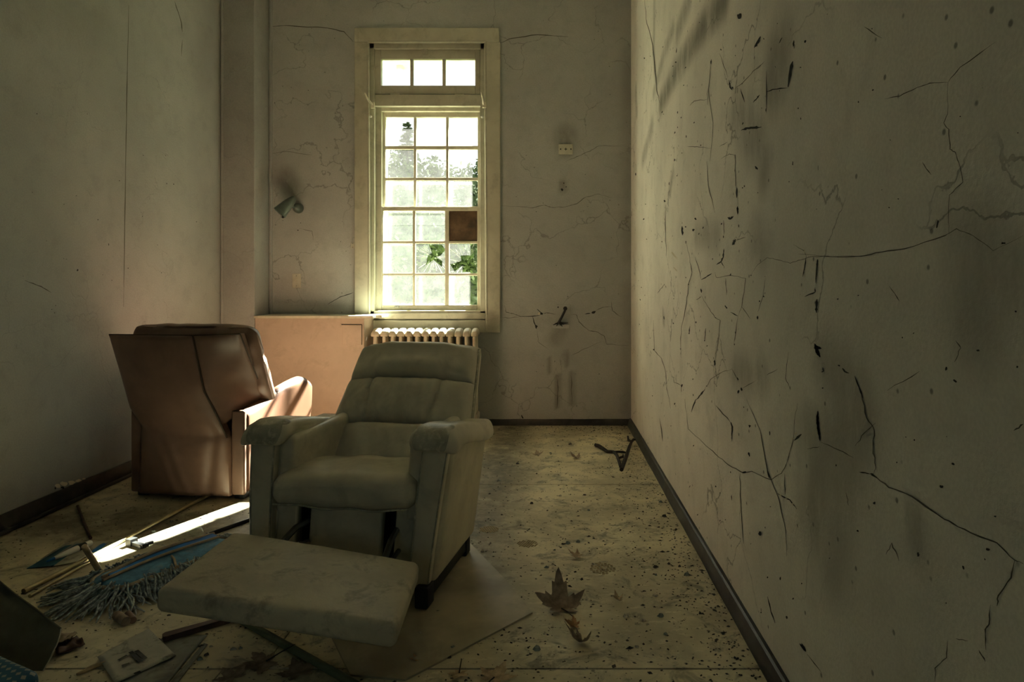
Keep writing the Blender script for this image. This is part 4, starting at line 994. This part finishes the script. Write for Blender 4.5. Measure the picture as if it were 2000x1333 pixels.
m.prism([a-q_*.014, a+d_*.01-q_*.017, b-q_*.012, b+q_*.012, a+d_*.01+q_*.017, a+q_*.010], (0, 0, .018))
tag(m.build('wood_batten', 'dwood'), 'dark reddish wooden batten lying on grey paper', 'batten').location.z = .004
m = MB(); a, b = gz(400, 1050, .0), gz(500, 1014, .0); d_ = (b-a).normalized(); q_ = Vector((-d_.y, d_.x, 0))
m.prism([a-q_*.012, b-q_*.012, b+q_*.012, a+q_*.012], (0, 0, .010)); m.prism([a-q_*.012, b-q_*.012, b-q_*.009, a-q_*.009], (0, 0, .02))
tag(m.build('metal_strip', 'black'), 'narrow black metal strip beside the beige recliner', 'strip')
# papers
def sheet(name, label, cat, corners, mat, z=.002, th=.0012, curl=.006, seed=0, group=None):
    c = [g(*p) for p in corners]
    def F(a, b):
        p = c[0].lerp(c[1], a).lerp(c[3].lerp(c[2], a), b); p.z = z+th+curl*abs(mnoise.noise(Vector((a*2.3+seed, b*2.1, seed))))
        return p
    return tag(MB().closed(F, lambda a, b: F(a, b)-Vector((0, 0, th)), 10, 10).build(name, mat, ang=180), label, cat, group)
sheet('paper_sheet', 'greyed paper sheet partly under the wooden batten', 'paper', [(322, 1243), (405, 1243), (322, 1345), (225, 1345)], 'paper2', .002, curl=.004, seed=1)
sheet('paper_strip', 'narrow grey paper strip beside the greyed sheet', 'paper', [(398, 1259), (406, 1261), (340, 1345), (325, 1345)], 'paper2', .002, curl=.002, seed=2)
ps = sheet('paper_sheet', 'dirty pale paper sheet with dark print marks in front of the mop', 'paper', [(190, 1289), (290, 1234), (344, 1287), (225, 1342)], 'paper', .008, curl=.006, seed=3)
for (x0, y0, x1, y1, w_) in ((255, 1283, 275, 1303, .006), (266, 1281, 284, 1297, .006), (231, 1300, 248, 1290, .004), (238, 1311, 253, 1306, .005), (262, 1327, 274, 1322, .005)):
    a, b = gz(x0, y0, .0155), gz(x1, y1, .0155); d_ = (b-a).normalized(); q_ = Vector((-d_.y, d_.x, 0))*w_; MB().prism([a-q_, b-q_, b+q_, a+q_], (0, 0, .0006)).build('print_mark', 'debris', ps)
sheet('paper_scrap', 'small torn white paper scrap leaning on the metal tube', 'paper', [(672, 1320), (681, 1315), (687, 1331), (680, 1330)], 'paper', .002, curl=.01, seed=5)
sheet('paper_scrap', 'small white paper scrap tucked by the mop and footrest', 'paper', [(354, 1090), (372, 1084), (368, 1100), (360, 1098)], 'paper', .055, curl=.02, seed=6)
# blue leaflet, folded
lf = thing('folded_leaflet', 'blue and white folded leaflet lying by the curtain rods', 'leaflet', g(130, 1090))
def quad(c, z, th=.0015, lift=None):
    zz = lift or (0, 0, 0, 0); P = [g(*p)+Vector((0, 0, z+zz[i])) for i, p in enumerate(c)]
    F = lambda a, b: P[0].lerp(P[1], a).lerp(P[3].lerp(P[2], a), b)+Vector((0, 0, .004*math.sin(PI*a)*math.sin(PI*b)))
    return MB().closed(F, lambda a, b: F(a, b)-Vector((0, 0, th)), 6, 6)
quad([(52, 1113), (126, 1071), (172, 1066), (108, 1108)], .004, lift=(0, .006, .012, .004)).build('cover', 'teal', lf)
quad([(104, 1110), (168, 1067), (216, 1064), (150, 1102)], .008, lift=(0, .008, .01, .002)).build('page', 'paper', lf)
m = MB()
for c in ([(78, 1099), (84, 1097), (138, 1070), (130, 1070)], [(95, 1100), (100, 1099), (155, 1069), (149, 1069)]):
    m.add(quad(c, .0125, .0008, (0, .002, .010, .010)).v, quad(c, .0125, .0008).f)
m.build('printed_stripe', 'paper2', lf)
quad([(176, 1086), (200, 1066), (213, 1065), (190, 1085)], .0155, .0008).build('printed_stripe', 'blue_b', lf)
mk = thing('marker_pen', 'white marker pen with a dark band lying on the blue leaflet', 'pen', g(130, 1095))
a, b = gz(90, 1108, .022), gz(178, 1073, .028); ax = b-a; L = ax.length
MB().lathe([(0, 0), (.003, .004), (.010, L*.30), (.013, L*.5), (.014, L*.70), (0, L*.70)], a, ax, 14).build('body', 'white2', mk)
MB().lathe([(0, L*.69), (.015, L*.69), (.015, L*.86), (0, L*.86)], a, ax, 14).build('band', 'black', mk)
MB().lathe([(0, L*.855), (.014, L*.86), (.014, L*.98), (.012, L), (0, L)], a, ax, 14).build('cap', 'white2', mk)
MB().lathe([(0, -.001), (.0035, .0035), (.0065, L*.15), (.0072, L*.2), (.006, L*.2), (0, L*.19)], a, ax, 14).build('tip_sleeve', 'blue_b', mk)
# clear plastic bag scrap
def bagF(a, b):
    p = g(368+30*a, 1052-16*b+4*a); p.z = .012+.05*math.sin(PI*a)*math.sin(PI*b)+.016*mnoise.noise(Vector((a*5, b*5, 0))); p.z = max(.004, p.z); return p
tag(MB().closed(bagF, lambda a, b: bagF(a, b)-Vector((0, 0, .002)), 14, 14).build('plastic_bag', 'plastic', ang=180), 'crumpled clear plastic bag behind the footrest', 'bag')
# black broken bracket
m = MB(); z = .006
def bar(m, p, q, wd, h, z0=0):
    a, b = g(*p), g(*q); d_ = (b-a).normalized(); n2 = Vector((-d_.y, d_.x, 0))*wd; a.z = b.z = z0; m.prism([a-n2, b-n2, b+n2, a+n2], (0, 0, h))
bar(m, (252, 1064), (262, 1066), .018, .03); bar(m, (260, 1066), (282, 1072), .010, .018); bar(m, (272, 1073), (289, 1067), .008, .014); bar(m, (284, 1066), (299, 1062), .006, .012)
tag(m.build('broken_bracket', 'black'), 'broken black plastic bracket on the floor behind the mop', 'bracket')
# short tube ends poking out under the mop
rod('pipe_stub', 'short grey pipe stub under the mop fringe', 'pipe', [gz(228, 1212, .017), gz(246, 1224, .017)], .016, 'dwood').data.materials[0] = MT['leafd']
rod('pipe_stub', 'short rusty red pipe stub under the mop fringe', 'pipe', [gz(250, 1206, .012), gz(260, 1219, .012)], .012, 'brown')
rod('wood_sliver', 'long splintered wood sliver pointing at the dirty paper', 'wood', [gz(150, 1322, .006), gz(178, 1310, .007), gz(205, 1299, .006)], [.004, .008, .006], 'wood', 7)
sheet('card_offcut', 'dark crumpled cardboard offcut behind the leaning cardboard', 'cardboard', [(104, 1262), (150, 1248), (166, 1266), (112, 1285)], 'dwood', .004, .003, .03, 9)
sheet('cloth_scrap', 'tan rolled cloth scrap behind the leaning cardboard', 'cloth', [(108, 1254), (150, 1250), (140, 1262), (106, 1272)], 'band', .02, .004, .03, 12)

# leaning olive cardboard and the dotted pack in front of it (they run out of the picture)
pA, pB, pC, pD, pE = at(84, 1322, 2.11), at(119, 1229, 2.20), at(0, 1137, 2.32), at(-190, 1085, 2.42), at(-150, 1322, 2.08)
pA.z = max(.004, pA.z)
def cardF(a, b):
    top = [pB, pC, pD]; t = a*2; tp = pB.lerp(pC, t) if t < 1 else pC.lerp(pD, t-1)
    bt = pA.lerp(Vector((-2.15, 2.06, .004)), a); p = bt.lerp(tp, b); p += Vector((.012, .03, .015))*math.sin(PI*b)*(.4+.6*math.sin(PI*a)); p.z += .006*mnoise.noise(Vector((a*4, b*4, 0))); p.z = max(.004, p.z); return p
cd = thing('cardboard_sheet', 'bent olive cardboard sheet propped up beside the mop', 'cardboard', (pA.x, pA.y, 0))
MB().closed(cardF, lambda a, b: cardF(a, b)+Vector((.0, .004, -.001)), 24, 14).build('panel', 'card', cd, ang=60)
m = MB(); m.tube([cardF(0, k/12)+Vector((.001, -.001, .001)) for k in range(13)], .0022, 6); m.build('torn_edge', 'cardedge', cd)
m = MB(); m.tube([cardF(k/24, 1)+Vector((0, -.001, .001)) for k in range(25)], .0032, 6); m.build('rolled_edge', 'card', cd)
kd = thing('printed_pack', 'blue pack with a pale dotted print in front of the cardboard', 'pack', (-1.69, 1.93, 0), math.radians(-24))
def soft(p): return Vector((p.x, p.y, p.z*(1-.30*abs(p.x/.24)**3)+.012*mnoise.noise(p*9)*(p.z > .02)))
MB().rbox(-.24, .20, -.15, .125, 0, .10, .035, 14, 4, soft).build('wrapper', 'dots', kd, local=True, ang=180)
# acrylic sheet under the recliner
m = MB(); pl = [g(1040, 1200), g(984, 1132), g(905, 1050), Vector((-.62, 2.75, 0)), Vector((-.74, 2.31, 0)), g(684, 1322), g(791, 1332)]
m.prism([p+Vector((0, 0, .0005)) for p in pl], (0, 0, .006))
tag(m.build('acrylic_sheet', 'sheet', smooth=False), 'scuffed greyish sheet lying flat on the floor under the recliner', 'sheet')

# ------------------------------------------------------------------ leaves
def maple(name, label, c, size, rot, mat, curl=.4, seed=0, lobes=5, group=None, stem=True, roll=0):
    """lobed dry leaf with veins raised along the lobes, edges curling up"""
    r7 = random.Random(seed); out = []
    tips = [(-2.2, .62), (-1.15, .95), (0, 1.1), (1.15, .95), (2.2, .62)][:lobes]
    ring = []
    for i, (th, r) in enumerate(tips):
        ring += [(th-.50, r*.52), (th-.33, r*.74), (th-.22, r*.70), (th-.10, r*.90), (th, r*(.97+.12*r7.random())), (th+.10, r*.88), (th+.22, r*.70), (th+.33, r*.76), (th+.50, r*.54)]
    ring.append((PI, .12))
    n = len(ring); vs = [Vector((0, 0, 0))]; K = 4
    for k in range(1, K+1):
        for th, r in ring:
            q = k/K; x, y = r*q*math.sin(th), r*q*math.cos(th)
            z = curl*((x*x+y*y)*.55+.10*math.sin(3*x+seed)+.10*mnoise.noise(Vector((x*3, y*3, seed))))
            if roll: z += roll*max(0, y)**1.3; y *= (1-.45*min(1, roll*max(0, y)))
            vs.append(Vector((x, y, z)))
    fs = [(0, 1+i, 1+(i+1) % n) for i in range(n)]
    for k in range(K-1):
        for i in range(n): fs.append((1+k*n+i, 1+(k+1)*n+i, 1+(k+1)*n+(i+1) % n, 1+k*n+(i+1) % n))
    Rm = Matrix.Rotation(rot, 4, 'Z'); zmin = min(v.z for v in vs)
    vs = [Rm @ Vector((v.x*size, v.y*size, (v.z-zmin)*size+.003))+Vector((c.x, c.y, 0)) for v in vs]
    t = thing(name, label, 'leaf', (c.x, c.y, 0), group=group)
    MB().add(vs, fs).build('blade', mat, t, fixn=False, ang=180)
    if stem:
        p0 = vs[0]+Vector((0, 0, .002)); d_ = Rm @ Vector((.2, -1, 0))
        MB().tube([p0, p0+d_*size*.5+Vector((0, 0, .012)), p0+d_*size*1.0+Vector((0, 0, .02))], [.0022, .0018, .0014], 6).build('stem', 'twig', t)
    return t
maple('maple_leaf', 'large dry brown maple leaf curling up on the floor', g(1097, 1192), .105, .15, 'leafd', .5, 3, roll=.75)
maple('dry_leaf', 'dark shrivelled leaf in front of the big maple leaf', g(1135, 1255), .055, 2.6, 'leafd', 1.5, 5, stem=False)
maple('dry_leaf', 'small reddish leaf tip under the big maple leaf', g(1124, 1225), .036, 1.4, 'leafo', .9, 6, stem=False)
maple('dry_leaf', 'pale curled dry leaf between the footprints', g(1129, 1090), .044, 1.2, 'leafp', 1.0, 8, stem=False)
maple('dry_leaf', 'small crumpled pale leaf near the right wall', g(1208, 1176), .028, .4, 'leafp', 1.5, 9, stem=False)
maple('dry_leaf', 'dark little star shaped leaf near the back wall', g(1126, 897), .055, .7, 'leafd', .9, 10, stem=False)
maple('dry_leaf', 'broad flat brown leaf beside the green metal tube', g(520, 1296), .085, 2.1, 'leafd', .15, 12)
maple('dry_leaf', 'torn brown leaf touching the green metal tube', g(585, 1318), .075, .6, 'leafd', .2, 13, stem=False)
maple('dry_leaf', 'tan leaf with pointed lobes on the front floor seam', g(965, 1327), .07, -.4, 'leafp', .2, 14)
maple('dry_leaf', 'narrow tan leaf on the front floor seam', g(897, 1318), .04, 2.9, 'leafp', .3, 15)
maple('dry_leaf', 'small orange leaf scrap on the greyish sheet', g(816, 1291), .026, 1.9, 'leafo', .6, 16, stem=False)
maple('dry_leaf', 'brown leaf sliver beside the footrest corner', g(790, 1220), .035, 1.5, 'leafd', .3, 17, stem=False)
maple('dry_leaf', 'rust brown leaf lying across the front seam by the paper', g(455, 1326), .06, .9, 'leafd', .2, 18, stem=False)
maple('dry_leaf', 'brown curled leaf near the back wall and recliner', g(1050, 890), .05, .2, 'leafd', .6, 19, stem=False)
# twigs by the right wall
tw = crop(1150, 850, 14.81)
def twp(pts, z=.012): return [g(*tw(*p))+Vector((0, 0, z)) for p in pts]
t = thing('forked_twig', 'crooked forked twig lying near the far right corner', 'twig', g(1190, 890))
MB().tube(twp([(190, 335), (300, 370), (420, 450), (540, 535), (720, 545), (800, 620), (830, 700), (880, 830), (920, 980)]), [.012, .014, .013, .012, .012, .011, .010, .011, .010], 8).build('main_stem', 'twig', t)
m = MB(); m.tube(twp([(720, 545), (850, 535), (980, 545), (1080, 560)]), [.008, .008, .010, .005], 7); m.tube(twp([(840, 740), (920, 700), (990, 690), (990, 620)]), [.007, .008, .006, .004], 7); m.build('side_shoot', 'twig', t)
m = MB(); m.tube(twp([(945, 1180), (1020, 960), (1100, 740), (1160, 540), (1240, 340)], .038), [.013, .014, .014, .013, .010], 8); m.tube(twp([(1240, 340), (1290, 280), (1340, 290)], .038), [.009, .010, .006], 7); m.tube(twp([(1240, 340), (1150, 300), (1130, 190)], .038), [.008, .010, .007], 7)
tag(m.build('straight_twig', 'twig'), 'straight dark twig leaning towards the right baseboard', 'twig')
# ------------------------------------------------------------------ crumbs
rc = random.Random(40)
spots = [(1004, 862), (1023, 866), (1099, 861), (1113, 869), (1090, 872), (1075, 886), (1010, 907), (1049, 889), (1208, 868), (1038, 985), (1057, 976), (1094, 970), (980, 1007), (1142, 968), (1230, 975), (1290, 982), (1150, 998),
         (1100, 1064), (1083, 1076), (1108, 1063), (1129, 1060), (1060, 1103), (1068, 1110), (1280, 1109), (1281, 1125), (1341, 1124), (1280, 1165), (1258, 1214), (1222, 1206), (1290, 1205), (1300, 1240), (1243, 1265), (1050, 1270), (1065, 1240),
         (943, 1078), (920, 994), (975, 940), (1032, 1201), (1158, 1103), (1256, 1001), (1297, 1010), (455, 1270), (470, 1268), (402, 1281), (412, 1265), (390, 1290), (856, 1197), (820, 1240), (885, 1268), (878, 1286), (335, 1020), (345, 1018), (300, 1040), (338, 1067)]
for i, (x, y) in enumerate(spots):
    c = g(x, y); r = rc.uniform(.006, .014); n = 6; m = MB()
    base = [Vector((c.x+r*rc.uniform(.6, 1.3)*math.cos(2*PI*k/n), c.y+r*rc.uniform(.6, 1.3)*math.sin(2*PI*k/n), .0015)) for k in range(n)]
    top = [p.lerp(c, .35)+Vector((0, 0, r*rc.uniform(.3, .9))) for p in base]
    m.add(base+top, [tuple(reversed(range(n))), tuple(range(n, 2*n))]+[(k, (k+1) % n, n+(k+1) % n, n+k) for k in range(n)])
    kind = rc.choice([('plaster_crumb', 'chip', 'pale plaster crumb on the dusty floor', 'pale crumbs on the floor'), ('dirt_clod', 'debris', 'dark dirt clod on the dusty floor', 'dark clods on the floor'), ('glass_shard', 'gshard', 'greenish glass shard on the dusty floor', 'glass shards on the floor')])
    where = 'near the back wall' if c.y > 4.55 else 'near the right baseboard' if c.x > .33 else 'beside the front floor seam' if c.y < 2.25 else 'left of the beige recliner' if c.x < -.75 else 'beside the beige recliner' if c.x < -.1 else 'between recliner and right wall'
    tag(m.build(kind[0], kind[1], smooth=False), kind[2].replace('on the dusty floor', 'on the floor '+where), 'debris', kind[3]+' '+where)
m = MB()
for k in range(3600):
    u = rc.random(); y = 1.75+4.0*rc.random()**1.2; x = rc.uniform(LX+.06, RX-.05) if u < .6 else RX-.04-abs(rc.gauss(0, .12)) if u < .82 else rc.uniform(-.35, RX-.05)
    if u > .94: y = BY-.03-abs(rc.gauss(0, .15)); x = rc.uniform(-.4, RX-.04)
    r = rc.uniform(.0015, .0045)*(1.8 if rc.random() < .08 else 1); th = rc.uniform(0, PI); z = .0012+r*rc.uniform(.3, 1); e1 = Vector((math.cos(th), math.sin(th), 0))*r*rc.uniform(1, 2.2); e2 = Vector((-math.sin(th), math.cos(th), 0))*r
    c = Vector((x, y, .0008)); m.add([c-e1, c-e2, c+e1, c+e2, Vector((x, y, z))], [(0, 1, 4), (1, 2, 4), (2, 3, 4), (3, 0, 4), (3, 2, 1, 0)])
tag(m.build('floor_grit', 'debris', smooth=False, fixn=False), 'dark grit and dust scattered over the hardboard floor', 'grit', kind='stuff')
m = MB()
for k in range(500):
    y = 1.75+4.0*rc.random(); x = rc.uniform(LX+.1, RX-.05); r = rc.uniform(.001, .0035); th = rc.uniform(0, PI)
    e1 = Vector((math.cos(th), math.sin(th), 0))*r*1.6; e2 = Vector((-math.sin(th), math.cos(th), 0))*r; c = Vector((x, y, .0008)); m.add([c-e1, c-e2, c+e1, c+e2, Vector((x, y, .001+r))], [(0, 1, 4), (1, 2, 4), (2, 3, 4), (3, 0, 4)])
tag(m.build('paint_dust', 'chip', smooth=False, fixn=False), 'tiny pale paint flecks scattered over the hardboard floor', 'flecks', kind='stuff')
# dusty boot prints: raised dust between tread marks
fp = crop(1030, 1060, 5.796)
for (cx_, cy_, rt, sc_) in ((1175, 1111, .35, 1.0), (1030, 1063, 1.2, .8), (955, 1035, .9, .8)):
    m = MB(); c = g(cx_, cy_)
    for i in range(-4, 5):
        for j in range(-3, 4):
            if (i/4.6)**2+(j/3.4)**2 > 1 or rc.random() < .1: continue
            x, y = (j+.3*(i % 2))*.0155*sc_, i*.0135*sc_; X = c.x+x*math.cos(rt)-y*math.sin(rt); Y = c.y+x*math.sin(rt)+y*math.cos(rt)
            m.rbox(X-.0055*sc_, X+.0055*sc_, Y-.0042*sc_, Y+.0042*sc_, -.001, .0022, .002, 1, 1)
    o = m.build('boot_print', 'floor', floor); o.data.materials[0] = bpy.data.materials.get('print dust') or M('print dust', (.44, .36, .21), .9); tag(o, 'dusty boot tread print', kind='stuff')

# ------------------------------------------------------------------ outside the window
ground = tag(MB().add([(-40, BY+.32, -1.0), (40, BY+.32, -1.0), (40, 70, 1.2), (-40, 70, 1.2)], [(0, 1, 2, 3)]).build('ground', 'lawn', smooth=False), kind='structure')
so_z = at(0, 131, 6.62).z
sf = thing('roof_eave', 'beige painted roof eave above the window outside', 'eave', (-1, 6.4, so_z))
MB().rbox(-4, 2, BY+.33, 6.72, so_z, so_z+.10, .01).build('soffit_board', 'soffit', sf)
p = at(783, 132, 6.62); MB().rbox(p.x-.03, p.x+.03, 6.55, 6.66, so_z-.055, so_z+.01, .02, 2, 3).build('bracket', 'soffit', sf)
def foliage(rnd, blobs, n, size):
    m = MB()
    tot = sum(b[3]**2 for b in blobs)
    for bx, by, bz, br_, sq in blobs:
        for k in range(int(n*br_**2/tot)):
            th = rnd.uniform(0, 2*PI); ph = math.acos(rnd.uniform(-1, 1)); r = br_*rnd.uniform(.35, 1.05)
            c = Vector((bx+r*math.sin(ph)*math.cos(th), by+r*math.sin(ph)*math.sin(th), bz+sq*r*math.cos(ph)))
            a = Vector((rnd.gauss(0, 1), rnd.gauss(0, 1), rnd.gauss(0, 1))).normalized(); b = a.orthogonal().normalized(); s = size*rnd.uniform(.5, 1.3)
            m.add([c-a*s, c-b*s*.45, c+a*s, c+b*s*.45], [(0, 1, 2, 3)])
    return m
ro = random.Random(77)
def gz_(y): return -1.0+2.2*(y-BY)/64
def bushy(name, label, px, y, top_py, wid, mat, n, size, cat='tree', group=None):
    c = at(px, 0, y); base = gz_(y); top = EYE-(top_py-VY)*y/FPX; h = top-base
    t = thing(name, label, cat, (c.x, y, base), group=group)
    blobs = []
    for k in range(9):
        f = ro.uniform(.15, .85); blobs.append((c.x+ro.uniform(-.5, .5)*wid*(1-.4*f), y+ro.uniform(-.4, .4), base+h*f, wid*ro.uniform(.26, .42)*(1-.35*f), 1.0))
    blobs.append((c.x, y, top-.22*wid, .22*wid, 1.0))
    tag(foliage(ro, blobs, n, size).build('foliage', mat, t, smooth=False, fixn=False), kind='stuff')
    MB().tube([(c.x, y, base), (c.x+.05, y, base+h*.6)], [.09, .04], 8).build('trunk', 'bark', t)
bushy('garden_shrub', 'leafy green shrub just outside the lower sash', 880, 9.6, 455, 2.8, 'bush', 17000, .06, 'shrub')
bushy('garden_shrub', 'pale leafy shrub outside behind the left panes', 752, 13.2, 425, 3.0, 'bush', 17000, .08, 'shrub')
bushy('garden_tree', 'broad green tree outside behind the left panes', 768, 18, 292, 3.4, 'tree', 9000, .10)
bushy('garden_tree', 'bushy green tree outside behind the middle panes', 838, 24, 303, 3.8, 'tree', 9000, .12)
bushy('garden_tree', 'rounded green tree outside behind the right panes', 905, 30, 318, 5.0, 'tree', 9000, .14)
bushy('garden_tree', 'green tree outside near the right window jamb', 975, 15.5, 300, 1.9, 'tree', 7000, .09)
# conifer with tiered drooping sprays
cy_ = 33; c = at(797, 0, cy_); base = gz_(cy_); top = EYE-(238-VY)*cy_/FPX
t = thing('tall_conifer', 'tall thin conifer standing outside against the sky', 'tree', (c.x, cy_, base)); m = MB()
for k in range(150):
    f = ro.random()**.8; z = base+(top-base)*(.25+.75*f); L = (1-f)*1.75+.14; th = ro.uniform(0, 2*PI)
    for j in range(26):
        q = j/26; cc_ = Vector((c.x+math.cos(th)*L*q, cy_+math.sin(th)*L*q, z-.25*q*q*L+ro.uniform(-.05, .05))); a = Vector((math.cos(th)+ro.uniform(-.7, .7), math.sin(th)+ro.uniform(-.7, .7), ro.uniform(-.4, .4))).normalized(); b = a.orthogonal().normalized(); s = .15
        m.add([cc_-a*s, cc_-b*s*.35, cc_+a*s, cc_+b*s*.35], [(0, 1, 2, 3)])
tag(m.build('needles', 'tree', t, smooth=False, fixn=False), kind='stuff')
MB().tube([(c.x, cy_, base), (c.x, cy_, top)], [.14, .02], 8).build('trunk', 'bark', t)
